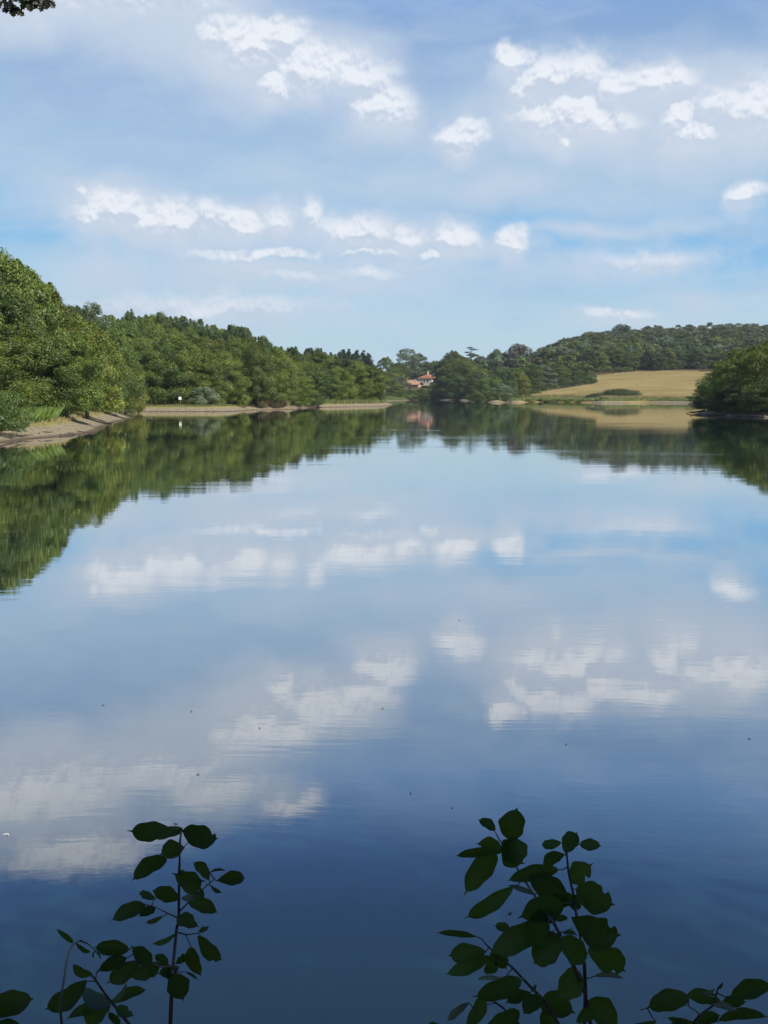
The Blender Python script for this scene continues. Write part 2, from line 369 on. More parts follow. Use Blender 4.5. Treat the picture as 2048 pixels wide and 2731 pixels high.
# streaks of finely ruffled water far out
vs = n.noise(n.vmath('MULTIPLY', pos, (.55, .55, 1)), 1, 3, .6); vs2 = n.noise(n.vmath('MULTIPLY', pos, (.012, .02, 1)), 1, 2, .5)
spy = n.new('ShaderNodeSeparateXYZ'); n.put(spy.inputs[0], pos)
ruf = n.math('MULTIPLY', n.map(vs, .70, .74), n.math('MULTIPLY', n.map(spy.outputs[1], 40, 75), n.map(vs2, .40, .55)))
gl = n.new('ShaderNodeBsdfGlossy'); gl.inputs[0].default_value = (1, 1, 1, 1); n.put(gl.inputs['Roughness'], n.math('MULTIPLY_ADD', ruf, .16, .006)); n.l.new(bp.outputs[0], gl.inputs['Normal'])
df = n.new('ShaderNodeBsdfDiffuse'); df.inputs[0].default_value = (.005, .020, .024, 1)
mx = n.new('ShaderNodeMixShader'); n.put(mx.inputs[0], fac); n.l.new(df.outputs[0], mx.inputs[1]); n.l.new(gl.outputs[0], mx.inputs[2]); n.l.new(mx.outputs[0], out.inputs[0])
mb = MB(); mb.add([(-160, -2, 0), (220, -2, 0), (220, 720, 0), (-160, 720, 0)], [(0, 1, 2, 3)])
tag(mb.build('water', m), kind='structure')

# ------------------------------------------------------------------ tree meshes
def leaves(rng, C, Nrm, size, tone, asp=.62):
    """diamond-shaped, slightly folded leaves at points C facing roughly Nrm"""
    k = len(C); nr_ = Nrm + rng.normal(0, .45, (k, 3)); nr_ /= np.linalg.norm(nr_, axis=1, keepdims=True) + 1e-9
    a = rng.normal(0, 1, (k, 3)); a -= (a * nr_).sum(1, keepdims=True) * nr_; a /= np.linalg.norm(a, axis=1, keepdims=True) + 1e-9
    b_ = np.cross(nr_, a); sz = (size * rng.uniform(.6, 1.35, (k, 1)))
    V = np.stack([C - a * sz * .5, C + b_ * sz * asp * .5 - nr_ * sz * .08, C + a * sz * .5, C - b_ * sz * asp * .5 - nr_ * sz * .08], 1).reshape(-1, 3)
    Fc = np.arange(4 * k).reshape(k, 4); return V, Fc, np.clip(tone + rng.normal(0, .11, k), 0, 1)
def crown(seed, H, Rd, zb, nl, count, size, shoots=10, prof=(.75, .42), lobes=None, droop=0.0, flat=1.0):
    """crown of leaf clumps: prof = widest point (fraction) and top sharpness"""
    rng = np.random.default_rng(seed); Cs = []; Ns = []; Ts = []
    ch = H - zb
    k = nl; lz = rng.uniform(0.0, .97, k) ** (.85 if zb > 2.3 else 1.15); ang = rng.uniform(0, 2 * math.pi, k)
    pr = np.where(lz < prof[1], (.72 if zb > 2.3 else .86) + (.28 if zb > 2.3 else .14) * np.sin(lz / prof[1] * math.pi / 2), np.cos((lz - prof[1]) / (1 - prof[1]) * math.pi / 2) ** prof[0])
    lr = rng.uniform(.13, .28, k) * Rd
    rad = np.clip(pr * Rd * rng.uniform(.74, 1.17, k) - lr * .7, 0, None)
    rad[: k // 5] *= rng.uniform(.1, .6, k // 5)
    L = np.stack([rad * np.cos(ang), rad * np.sin(ang), zb + lz * (ch - lr * .8) ], 1)
    w = lr ** 2; w /= w.sum(); cnt = np.maximum(8, (w * count).astype(int))
    for i in range(k):
        c = cnt[i]; d = rng.normal(0, 1, (c, 3)); d /= np.linalg.norm(d, axis=1, keepdims=True)
        outv = np.array([L[i, 0], L[i, 1], .5 * lr[i]]); outv = outv / (np.linalg.norm(outv) + 1e-6)
        d = d + outv * .45; d /= np.linalg.norm(d, axis=1, keepdims=True)
        rs = lr[i] * np.clip(rng.normal(1.0, .17, (c, 1)), .3, 1.5)
        p = L[i] + d * rs * np.array([1.1, 1.1, .82 * flat])
        if droop: p[:, 2] -= droop * rng.uniform(0, 1, c) ** 2
        t = .38 + .22 * rng.standard_normal() + .22 * d[:, 2]  # clump tops toned lighter, undersides darker: top light put into the colour
        Cs.append(p); Ns.append(d * .8 + np.array([0, 0, .35])); Ts.append(np.full(c, 1) * t)
    for i in range(shoots):                                   # upright shoots that break the outline
        a_ = rng.uniform(0, 2 * math.pi); lzz = rng.uniform(.55, 1.0); rp = math.cos((lzz - .5) * math.pi / 1.05) ** prof[0] if lzz < 1 else .05
        bx = np.array([rp * Rd * .8 * math.cos(a_), rp * Rd * .8 * math.sin(a_), zb + lzz * ch * .96]); c = int(count * .008) + 6
        hh = rng.uniform(.03, .07) * H; q_ = rng.uniform(0, 1, (c, 1))
        p = bx + np.concatenate([rng.normal(0, .06 * Rd, (c, 1)) * (1.35 - q_), rng.normal(0, .06 * Rd, (c, 1)) * (1.35 - q_), q_ * hh], 1)
        Cs.append(p); Ns.append(rng.normal(0, 1, (c, 3))); Ts.append(np.full(c, .35))
    C = np.concatenate(Cs); Nn = np.concatenate(Ns); T = np.concatenate(Ts)
    C[:, 2] = np.maximum(C[:, 2], .15)
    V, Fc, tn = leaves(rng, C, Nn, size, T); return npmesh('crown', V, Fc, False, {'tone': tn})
def trunkmesh(seed, H, r, zb, Rd, lean=0.0, n_l=6):
    rg = random.Random(seed); m = MB(); pts = []
    for i in range(7):
        t = i / 6; pts.append((math.sin(t * 3 + seed) * .03 * H * t + lean * t, math.cos(t * 2.3 + seed) * .025 * H * t, t * H * .82 - .4 * (i == 0)))
    m.tube(pts, [r * (1.25 - .05 * i if i == 0 else 1 - .14 * i) for i in range(7)], 8)
    for k in range(n_l):
        t = .28 + .6 * k / n_l; i = min(5, int(t * 6)); b0 = Vector(pts[i]).lerp(Vector(pts[i + 1]), t * 6 - i)
        a = k * 2.4 + seed; ln = Rd * rg.uniform(.55, .8) * (1.1 - .5 * t)
        p1 = b0 + Vector((math.cos(a) * ln * .5, math.sin(a) * ln * .5, ln * .3)); p2 = b0 + Vector((math.cos(a + .2) * ln, math.sin(a + .2) * ln, ln * .75))
        m.tube([b0, p1, p2], [r * .42 * (1.2 - t), r * .26 * (1.2 - t), r * .1], 6)
    return m.mesh('trunk', True)
def conifer(seed, H, Rd, count, size, zb=.1, gap=.55):
    rng = np.random.default_rng(seed); Cs = []; Ns = []; Ts = []
    tiers = int(H / gap / 1.9); per = count // (tiers * 7)
    for i in range(tiers):
        t = (i + .5) / tiers; z = zb * H + t * (1 - zb) * H; rl = Rd * (1 - t) ** .65 + .10
        for k in range(7):
            a = k * .9 + i * 1.7 + rng.uniform(-.2, .2); ln = rl * rng.uniform(.7, 1.15); q_ = rng.uniform(0, 1, per) ** .7
            p = np.stack([np.cos(a) * ln * q_, np.sin(a) * ln * q_, z + rng.uniform(-.5, .5) - .30 * ln * q_ + .12 * ln * q_ ** 2], 1) + rng.normal(0, .12 * rl + .08, (per, 3)) * [1, 1, 1.5]
            Cs.append(p); Ns.append(np.tile([math.cos(a) * .3, math.sin(a) * .3, .9], (per, 1))); Ts.append(np.full(per, .4 + .2 * rng.standard_normal()))
    C = np.concatenate(Cs); V, Fc, tn = leaves(rng, C, np.concatenate(Ns), size, np.concatenate(Ts)); return npmesh('crown', V, Fc, False, {'tone': tn})

# library: (crown mesh, trunk mesh, height, radius)
LIB = {}
for i in range(5):   # broad trees clothed to the ground, as along the bank
    H = 14.; Rd = [4.6, 5.2, 4.2, 5.0, 4.4][i]
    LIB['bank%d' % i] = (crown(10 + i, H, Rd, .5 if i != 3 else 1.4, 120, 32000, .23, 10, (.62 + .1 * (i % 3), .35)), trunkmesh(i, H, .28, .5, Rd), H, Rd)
for i in range(3):   # trees at the water's edge, lifted a little so that the bank shows beneath
    H = 14.; Rd = [4.2, 4.7, 4.4][i]
    LIB['edge%d' % i] = (crown(110 + i, H, Rd, 1.7, 115, 30000, .23, 14, (.6 + .1 * i, .4)), trunkmesh(110 + i, H, .24, .5, Rd), H, Rd)
for i in range(4):   # trees on a clear trunk
    H = 14.; Rd = [4.4, 5.0, 4.0, 4.7][i]
    LIB['wood%d' % i] = (crown(30 + i, H, Rd, 2.6, 95, 24000, .25, 24, (.6, .45)), trunkmesh(20 + i, H, .25, 2.5, Rd), H, Rd)
for i in range(5):   # far trees: fewer, larger leaf clumps
    H = 12.; Rd = [4.5, 5.2, 4.0, 4.8, 5.5][i]
    LIB['far%d' % i] = (crown(50 + i, H, Rd, 1.0, 46, 3600, .55, 5, (.55, .45)), trunkmesh(40 + i, H, .25, 1, Rd, n_l=3), H, Rd)
LIB['airy'] = (crown(70, 16., 4.6, 3.5, 54, 11000, .30, 8, (.7, .5)), trunkmesh(70, 16, .3, 3, 5.4, n_l=11), 16., 4.6)
LIB['airy1'] = (crown(72, 16., 4.0, 3.0, 54, 11000, .32, 10, (.8, .45)), trunkmesh(72, 16, .3, 3, 4.8, n_l=11), 16., 4.0)
LIB['willow'] = (crown(71, 12., 4.4, 2.6, 70, 13000, .26, 4, (.5, .55), droop=1.6), trunkmesh(71, 12, .2, 2, 4), 12., 4.4)
LIB['round'] = (crown(73, 10., 5.4, 1.0, 80, 9000, .42, 0, (.5, .42)), trunkmesh(73, 10, .3, 1, 5), 10., 5.4)
LIB['birch'] = (crown(75, 12., 3.6, 6.2, 46, 6000, .30, 4, (.5, .5), droop=1.0), trunkmesh(75, 14, .24, 2, 2.5), 12., 3.6)
for i in range(3): LIB['con%d' % i] = (conifer(80 + i, 16., [2.9, 2.5, 3.3][i], 6000, .36), trunkmesh(80 + i, 17, .2, 1, .8, n_l=0), 16., 2.8)
for i in range(3): LIB['shrub%d' % i] = (crown(90 + i, 3.2, 2.2, .05, 50, 7000, .16, 14, (.5, .35)), trunkmesh(90 + i, 2.6, .07, .2, 1.4), 3.2, 2.2)
protos = {}; cache = {}
def meshfor(kind, material):
    key = (kind, material.name)
    if key not in cache:
        c = LIB[kind][0].copy(); c.materials.clear(); c.materials.append(material)
        t = LIB[kind][1]
        if not t.materials: t.materials.append(M_BARK)
        cache[key] = (c, t)
    return cache[key]
rnd = random.Random(5)
def tree(kind, material, x, y, height, width=None, label=None, cat='tree', group=None, name='broadleaf_tree', small=False, z=None, bark=None):
    """tree > crown, trunk. Far ones (small) are a crown with its trunk as one mesh"""
    for _ in range(40):                       # never in the water: step back from the shore
        if sdist(np.array([x]), np.array([y]))[0] > (2.2 if y < 300 else .8): break
        k_ = 1 + .8 / y; x, y = x * k_, y * k_
    H, Rd = LIB[kind][2:]; sz = height / H; sw = (width / (2 * Rd)) if width else sz * rnd.uniform(.9, 1.15)
    key = (kind, material.name, small, bark.name if bark else '')
    if key in protos:
        src = protos[key]; o = src[0].copy(); COL.objects.link(o); parts = []
        for p in src[1]:
            q_ = p.copy(); COL.objects.link(q_); q_.parent = o; parts.append(q_)
        for k_ in ('label', 'group'):
            if k_ in o: del o[k_]
        o.name = name
    else:
        c, t = meshfor(kind, material)
        if small:
            c2 = c.copy(); c2.materials.append(M_BARK)
            import bmesh
            bm = bmesh.new(); bm.from_mesh(c2); nf = len(bm.faces); bm.from_mesh(t); bm.faces.ensure_lookup_table()
            for f_ in bm.faces[nf:]: f_.material_index = 1
            bm.to_mesh(c2); bm.free(); o = link(name, c2); parts = []
        else:
            o = empty(name); parts = [link('crown', c, o)]
            t2 = t
            if bark: t2 = t.copy(); t2.materials.clear(); t2.materials.append(bark)
            parts.append(link('trunk', t2, o))
        protos[key] = (o, parts)
    o.location = (x, y, (gz(x, y) if z is None else z) - .1); o.rotation_euler = (0, 0, rnd.uniform(0, 6.28)); o.scale = (sw, sw, sz)
    tag(o, label, cat, group); return o
exec_order = []
SKY = [(-200,560),(-60,620),(0,667),(60,702),(115,742),(160,788),(200,818),(250,822),(300,826),(345,828),(420,834),(520,850),(600,862),(640,872),(680,892),(700,905),(760,930),(800,945),(812,942),(830,930),(860,936),(900,945),(960,955),(985,975),(1000,1000),(1015,975),(1028,955),(1060,965),(1090,960),(1133,962),(1161,962),(1183,956),(1210,945),(1258,940),(1292,940),(1323,933),(1357,938),(1407,935),(1435,930),(1465,924),(1509,902),(1533,893),(1583,887),(1632,874),(1681,875),(1740,868),(1789,862),(1838,857),(1897,853),(1965,861),(2005,857),(2048,846),(2250,835)]
def skyv(u): return float(np.interp(u, [a for a, b_ in SKY], [b_ for a, b_ in SKY]))
def hlim(u, d, z, hmax): return min(hmax, zat(skyv(u), d) - z)

# ---- left bank front row: u, d, top v, width m, kind, material, label
FRONT = [
 (-70, 84, 880, 9, 'bank1', M_OAK, 'dense green tree cut by the left edge of the picture, foremost on the left bank'),
 (28, 95, 855, 8.0, 'bank0', M_OAK, 'mid green rounded tree right behind the low bush at the left bank corner'),
 (98, 97, 862, 7.2, 'edge2', M_ASH, 'bluish green tree behind the tall grass tuft on the left bank'),
 (180, 98, 880, 6.4, 'edge0', M_OAK, 'dark green tree hanging over the bare mud between the bluish and the yellowing tree'),
 (232, 111, 850, 7.8, 'edge1', M_YEL, 'yellowing tree on the left bank above the widest stretch of mud'),
 (288, 127, 864, 7.4, 'edge2', M_ASH, 'dark leaved tree leaning over the mud just right of the yellowing tree'),
 (336, 144, 885, 6.6, 'edge0', M_YEL, 'bright lime green tree at the right end of the near left bank'),
 (385, 203, 885, 9.5, 'bank2', M_OAK, 'shaded tree standing in the corner of the grassy cove, left of the small white sign'),
 (430, 205, 905, 10.5, 'bank3', M_ASH, 'broad dark tree with a black gap under it, second left of the white sign'),
 (492, 207, 900, 10.5, 'bank1', M_OAK, 'broad oak directly behind the small white sign'),
 (550, 211, 925, 8.5, 'bank4', M_OAK, 'green tree between the white sign and the grey willow bush'),
 (602, 214, 930, 8.5, 'bank0', M_OAK, 'bushy tree behind and right of the grey willow bush'),
 (640, 222, 950, 6.5, 'bank2', M_YEL, 'small lime green tree halfway along the straight left shore'),
 (688, 214, 915, 8.2, 'edge1', M_OAK, 'rounded tree whose branches hang to the water left of the notch in the bank'),
 (740, 222, 922, 8.0, 'edge2', M_OAK, 'tree wedged between the two rounded trees that overhang the water'),
 (785, 218, 946, 7.2, 'edge0', M_OAK, 'rounded tree overhanging the dark notch in the bank'),
 (855, 282, 975, 9.5, 'bank2', M_DRK, 'dark rounded tree on the grassy point, leftmost of its row'),
 (900, 284, 972, 9, 'bank1', M_OAK, 'tree in the middle of the row on the grassy point'),
 (945, 290, 968, 9.5, 'bank4', M_OAK, 'pale topped tree, last but one on the grassy point'),
 (980, 300, 990, 8, 'bank0', M_OAK, 'last tree at the right tip of the grassy point')]
for (u, d, tv, w, k, mt_, lb) in FRONT:
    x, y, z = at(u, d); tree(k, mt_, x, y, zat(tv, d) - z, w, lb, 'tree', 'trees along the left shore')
# second row, close behind
SHORT = ['foremost tree at the left edge', 'rounded tree right behind the low bush', 'bluish green tree by the tall grass', 'dark tree hanging over bare mud', 'yellowing tree above the widest mud',
 'dark tree leaning over the mud', 'lime green tree ending the near bank', 'shaded tree in the cove corner', 'broad dark tree left of the white sign', 'oak directly behind the white sign', 'tree left of the grey willow bush', 'bushy tree right of the grey willow bush',
 'small lime green tree on the straight shore', 'rounded tree left of the bank notch', 'tree wedged between the two overhanging trees', 'rounded tree overhanging the bank notch']
seen_lb = {}
def near_label(u):
    k = min(range(len(SHORT)), key=lambda i: abs(FRONT[i][0] - u) + 1000 * seen_lb.get(i, 0)); seen_lb[k] = seen_lb.get(k, 0) + 1
    return SHORT[k] + (', further right' if seen_lb[k] > 1 else '')
G2 = 'trees standing in the left wood behind its front row'
u = -60
while u < 830:
    near = u < 330; d = (110 + max(0, u) * .16 if near else 222 + (u - 330) * .03) + rnd.uniform(-3, 6)
    x, y, z = at(u, d); tv = skyv(u) + (70 + rnd.uniform(-30, 20) if near else 34 + rnd.uniform(-18, 14))
    tree(rnd.choice(['bank0', 'bank1', 'bank2', 'bank3', 'bank4']), rnd.choice([M_OAK, M_OAK, M_ASH, M_YEL if rnd.random() < .5 else M_OAK]), x, y, max(6, zat(tv, d) - z), (8 if near else 10) * rnd.uniform(.85, 1.15),
         'green tree behind the ' + near_label(u), 'tree', G2)
    u += (62 if near else 44) * rnd.uniform(.85, 1.15)
for row, (dn, df_, off) in enumerate([(136, 250, 14), (168, 278, 0)]):
    u = -90
    while u < 815:
        d = (dn + max(0, u) * .16 if u < 330 else df_) + rnd.uniform(-6, 6); x, y, z = at(u, d); 
        h = zat(skyv(u) + off + rnd.uniform(-4, 12), d) - z; 
        if h > 5: tree(rnd.choice(['wood0', 'wood1', 'wood2', 'wood3']), rnd.choice([M_OAK, M_OAK, M_ASH, M_DRK]), x, y, h, 9.0 * rnd.uniform(.85, 1.2),
             'tree in the depth of the left wood, only its crown showing along the skyline', 'tree', 'crowns along the skyline of the left wood')
        u += (52 if u < 330 else 34) * rnd.uniform(.85, 1.15)
for u, d, tv, lb in [(8, 112, 654, 'tallest tree of the picture, dark and ragged, at the left edge above the bank'), (62, 118, 694, 'ragged tall oak just right of the tallest left tree'), (118, 124, 748, 'third of the descending ragged oaks at the upper left')]:
    x, y, z = at(u, d); tree('wood%d' % (int(u) % 4), M_OAK, x, y, zat(tv, d) - z, 8, lb, 'tree', 'tall ragged oaks at the upper left')
x, y, z = at(250, 190); tree('airy', M_SIL, x, y, zat(797, 190) - z, 8.5, 'pale silvery poplar whose airy top rises above the left wood', 'tree')
for u, tv in [(435, 828), (623, 862), (655, 868), (703, 892), (782, 922), (825, 925), (848, 925)]:
    d = 262 if u < 800 else 330; x, y, z = at(u, d); tree(rnd.choice(['wood0', 'wood2']), M_DRK, x, y, zat(tv, d) - z, 6, 'darker slender treetop sticking out above the left wood', 'tree', 'darker treetops above the left wood')
u = 822
while u < 990:
    for d in (300, 318):
        x, y, z = at(u + rnd.uniform(-8, 8), d); tree(rnd.choice(['bank0', 'bank1', 'wood2']), rnd.choice([M_OAK, M_DRK, M_OAK]), x, y, zat(skyv(u) + rnd.uniform(0, 10), d) - z, 9 * rnd.uniform(.9, 1.2), 'tree behind the row on the grassy point', 'tree', 'trees behind the grassy point')
    u += 27
for i, (u, tv) in enumerate([(883, 941), (907, 935), (917, 934), (930, 932), (942, 941), (952, 936), (968, 936), (976, 946), (983, 944), (895, 946), (989, 962), (998, 975)]):
    d = 420 + 12 * (i % 4); x, y, z = at(u, d); tree('con%d' % (i % 3), M_CON, x, y, zat(tv, d) - z, 8.5, 'dark pointed fir rising behind the grassy point', 'conifer', 'firs behind the grassy point', name='fir_tree')

# ---- centre, round the houses
def pt(u, d, tv, w, k, mt_, lb, group=None, name='broadleaf_tree', small=False, bark=None, cat='tree'):
    x, y, z = at(u, d); return tree(k, mt_, x, y, zat(tv, d) - z, w, lb, cat, group, name, small, bark=bark)
CEN = [
 (1028, 640, 950, 14, 'airy1', M_OAK, 'thin topped tall tree left of the houses, against the sky'),
 (1060, 650, 966, 14, 'wood1', M_OAK, 'green tree between the thin topped tree and the tall poplar'),
 (1086, 660, 926, 17, 'airy', M_SIL, 'tall pale poplar group leader, highest tree above the houses'),
 (1116, 668, 940, 15, 'airy1', M_SIL, 'pale poplar just right of the tallest one above the houses'),
 (1012, 655, 985, 13, 'bank2', M_DRK, 'dark tree at the foot of the sky gap between the two woods'),
 (1055, 622, 985, 12, 'wood3', M_OAK, 'green tree behind the white stemmed birch'),
 (1098, 690, 962, 16, 'bank0', M_DRK, 'dark tree directly behind the low house'),
 (1135, 700, 962, 17, 'bank1', M_DRK, 'dark tree behind the red roof of the tall house'),
 (1163, 705, 962, 17, 'bank3', M_OAK, 'green tree right behind the chimneys of the tall house'),
 (1190, 690, 955, 17, 'bank2', M_OAK, 'green tree right of and behind the tall house'),
 (1026, 596, 988, 10, 'birch', M_OAK, 'weeping birch with a long bare white stem, left of the houses'),
 (1064, 598, 1000, 11, 'willow', M_SIL, 'grey green willow left of the low house'),
 (1060, 590, 1018, 8, 'bank0', M_YEL, 'bright yellow green young tree in front of the low house'),
 (1092, 585, 1036, 10, 'bank1', M_ASH, 'low bushy tree under the low house, at the shore'),
 (1122, 583, 1037, 9, 'bank2', M_DRK, 'low dark bushy tree beneath the wall of the tall house'),
 (1156, 580, 1024, 9, 'bank3', M_OAK, 'green bushy tree hiding the foot of the tall house'),
 (1176, 596, 998, 10, 'bank4', M_SIL, 'greyish tree covering the right end of the tall house'),
 (1200, 590, 965, 16, 'bank0', M_OAK, 'broad tree on the dark shore right of the houses'),
 (1207, 620, 936, 15, 'wood1', M_OAK, 'star shaped treetop left of the flat topped cedar'),
 (1240, 585, 950, 19, 'bank1', M_OAK, 'large tree on the dark shore below the flat topped cedar'),
 (1225, 566, 1000, 14, 'bank2', M_DRK, 'dark tree standing in the shaded corner of the lake'),
 (1262, 562, 1000, 15, 'bank4', M_DRK, 'darkest tree of the shaded corner, touching the water'),
 (1296, 420, 1002, 11, 'bank1', M_ASH, 'deep green rounded tree where the far mud bank begins'),
 (1275, 450, 990, 13, 'bank3', M_DRK, 'dark tree behind the deep green one at the start of the mud bank'),
 (1335, 425, 1020, 10, 'bank0', M_SIL, 'greyish bush-like tree at the left tip of the far bank')]
for c in CEN: pt(*c, group='trees around the houses and the dark corner of the lake', bark=M_BIRCH if 'birch' in c[6] else None)
# bare white stem of the birch shows in front of its crown
# trees right of centre to the field edge
u = 1290
HEDGE = [(1330, 430), (1362, 443), (1398, 460), (1434, 474), (1470, 488), (1503, 500), (1534, 510), (1552, 530)]
HT = [1000, 978, 985, 968, 975, 968, 985, 990]
HL = ['olive tree at the low left end of the hedge beside the golden field', 'dark tree, second along the hedge beside the golden field', 'pale yellow green tree in the hedge beside the golden field', 'taller light green tree in the hedge beside the golden field',
      'rounded grey green tree midway up the hedge beside the golden field', 'leafy tree three from the top of the hedge beside the golden field', 'dark bushy tree near the top of the hedge beside the golden field', 'last tree at the top corner of the hedge beside the golden field']
for i, ((u, d), tv) in enumerate(zip(HEDGE, HT)): pt(u - 12, d + 3, tv, 8.5 + i * .3, 'bank%d' % (i % 5), [M_OAK, M_DRK, M_YEL, M_OAK, M_SIL, M_OAK, M_DRK, M_DRK][i], HL[i], 'trees along the hedge beside the field')
pt(1558, 640, 922, 19, 'bank1', M_DRK, 'big dark oak with a wide round crown at the upper left corner of the field', None)
pt(1655, 655, 940, 18, 'wood1', M_OAK, 'light green tree rising behind the top left edge of the field', None)
pt(1382, 640, 913, 19, 'round', M_PUR, 'round bronze coloured tree standing alone on the skyline', None, name='round_tree')
pt(1323, 640, 928, 13, 'round', M_DRK, 'small dark domed tree on the skyline left of the round bronze tree', None)
pt(1657, 905, 862, 18, 'round', M_DRK, 'dark tree standing proud of the hill ridge', None)
def fillrow(u0, u1, d, step, off, kinds, mats, w, label, group, small=True, cap=None, jit=6):
    u = u0
    while u < u1:
        dd = d + rnd.uniform(-jit, jit); x, y, z = at(u, dd)
        h = zat(skyv(u) + off + rnd.uniform(-3, 7), dd) - z
        if cap: h = min(h, cap * rnd.uniform(.85, 1.15))
        if h > 4: tree(rnd.choice(kinds), rnd.choice(mats), x, y, h, w * rnd.uniform(.85, 1.2), label, 'tree', group, 'broadleaf_tree', small)
        u += step * rnd.uniform(.8, 1.2)
FK = ['far0', 'far1', 'far2', 'far3', 'far4']
fillrow(1185, 1400, 620, 26, 12, FK, [M_OAK, M_OAK, M_DRK, M_SIL], 14, 'tree in the mixed wood between the houses and the golden field', 'trees between the houses and the field')
fillrow(1290, 1560, 560, 30, 40, FK, [M_OAK, M_ASH, M_OAK, M_SIL], 13, 'tree in the mixed wood between the houses and the golden field', 'trees between the houses and the field')
fillrow(1270, 1510, 522, 34, 55, FK, [M_OAK, M_YEL, M_DRK], 12, 'tree in the mixed wood between the houses and the golden field', 'trees between the houses and the field', cap=12)
fillrow(1180, 1500, 680, 26, 2, FK, [M_OAK, M_DRK, M_SIL, M_FAR], 15, 'tree on the skyline between the houses and the wooded hill', 'skyline trees right of the houses')
# edge of the wood along the top of the field
for i, u in enumerate(range(1600, 2100, 26)):
    d = 628 + rnd.uniform(-3, 8); x, y, z = at(u, d)
    tree('bank%d' % rnd.randrange(5), rnd.choice([M_OAK, M_DRK, M_DRK]), x, y, rnd.uniform(10, 14), 11, 'dark based tree in the row along the top of the golden field', 'tree', 'trees along the top of the field', small=True)
for u, tv, w, mt_ in [(1800, 925, 17, M_DRK), (1850, 935, 15, M_DRK), (1745, 945, 13, M_FAR), (1700, 950, 12, M_OAK)]:
    pt(u, 645, tv, w, 'bank1', mt_, {1800: 'big dark oak behind the middle of the top of the field', 1850: 'dark oak next to the near right hand trees, behind the field', 1745: 'medium tree between the two oaks behind the field', 1700: 'light tree behind the top left of the field'}[u], None, small=True)
# the wooded hillside: nearest rows tree by tree, the mass behind them as one wood
def hill_spots(rows):
    for d in rows:
        u = 1440 + (d - 672) * .22 + rnd.uniform(-15, 15)
        while u < 2110:
            x, y, z = at(u, d + rnd.uniform(-10, 10)); h = min(rnd.uniform(10, 15.5), zat(skyv(u) + rnd.uniform(-5, 9), d) - z)
            if h > 5: yield x, y, z, h
            u += 27 * rnd.uniform(.8, 1.25)
cntr = 0
for x, y, z, h in hill_spots((676, 712, 750)):
    tree(rnd.choice(FK), rnd.choice([M_FAR, M_FAR, M_OAK, M_DRK, M_SIL]), x, y, h, 14 * rnd.uniform(.8, 1.25), 'small grey green tree on the lower slope of the wooded hill, behind the field', 'tree', 'trees on the lower slope of the wooded hill', small=True); cntr += 1
rngh = np.random.default_rng(21); HVs = []; HFs = []; HT_ = []; nv = 0
raw = []
for k_ in FK:
    me = LIB[k_][0]; v = np.empty(len(me.vertices) * 3, np.float32); me.vertices.foreach_get('co', v)
    t_ = np.empty(len(me.polygons), np.float32); me.attributes['tone'].data.foreach_get('value', t_); raw.append((v.reshape(-1, 3), t_))
for x, y, z, h in hill_spots((786, 822, 860, 900, 940)):
    v, t_ = raw[rngh.integers(len(raw))]; a = rngh.uniform(0, 6.28); w = 14 * rngh.uniform(.8, 1.25) / 9.6; ca, sa_ = math.cos(a), math.sin(a)
    HVs.append(np.stack([x + w * (ca * v[:, 0] - sa_ * v[:, 1]), y + w * (sa_ * v[:, 0] + ca * v[:, 1]), z + v[:, 2] * h / 12.], 1))
    HFs.append(np.arange(len(v)).reshape(-1, 4) + nv); nv += len(v); HT_.append(np.clip(t_ + rngh.normal(0, .32), 0, 1))
o = link('hillside_wood', npmesh('hillside_wood', np.concatenate(HVs), np.concatenate(HFs), False, {'tone': np.concatenate(HT_)}), None, M_FAR)
tag(o, 'grey green wood covering the upper slope and ridge of the hill on the right', 'wood', kind='stuff')
print('hillside trees', cntr)
# flat topped cedar on the skyline
x, y, z = at(1256, 640)
ced = empty('cedar_tree', (x, y, z)); tag(ced, 'flat topped cedar with thin horizontal tiers on the skyline', 'tree')
top = zat(927, 640) - z; mb = MB(); mb.tube([(0, 0, 0), (.2, 0, top * .5), (-.3, .2, top * .97)], [.5, .35, .12], 7)
rng = np.random.default_rng(3); Cs = []
for i, (zz, rd, ox) in enumerate([(top, 2.6, -.8), (top - .9, 3.6, 1.2), (top - 2.6, 2.6, -2.2), (top - 4.2, 4.2, 1)]):
    c = 420; a_ = rng.uniform(0, 6.28, c); q_ = rng.uniform(.1, 1, c) * rd * (.75 + .25 * np.sin(a_ * 3 + i)); Cs.append(np.stack([np.cos(a_) * q_ + ox, np.sin(a_) * q_, zz + rng.normal(0, .13, c) + .07 * np.cos(a_) * q_ * (-1) ** i - .02 * q_ ** 2], 1))
    mb.tube([(0, 0, zz - 1.2), (ox + rd * .5, 0, zz - .2)], [.14, .06], 5); mb.tube([(0, 0, zz - 1.2), (ox - rd * .5, .3, zz - .2)], [.14, .06], 5)
C = np.concatenate(Cs); V, Fc, tn = leaves(rng, C, np.tile([0, 0, 1.], (len(C), 1)), .5, np.full(len(C), .4))
link('crown', npmesh('crown', V, Fc, False, {'tone': tn}), ced, M_CON); mb.build('trunk', M_BARK, ced, True)

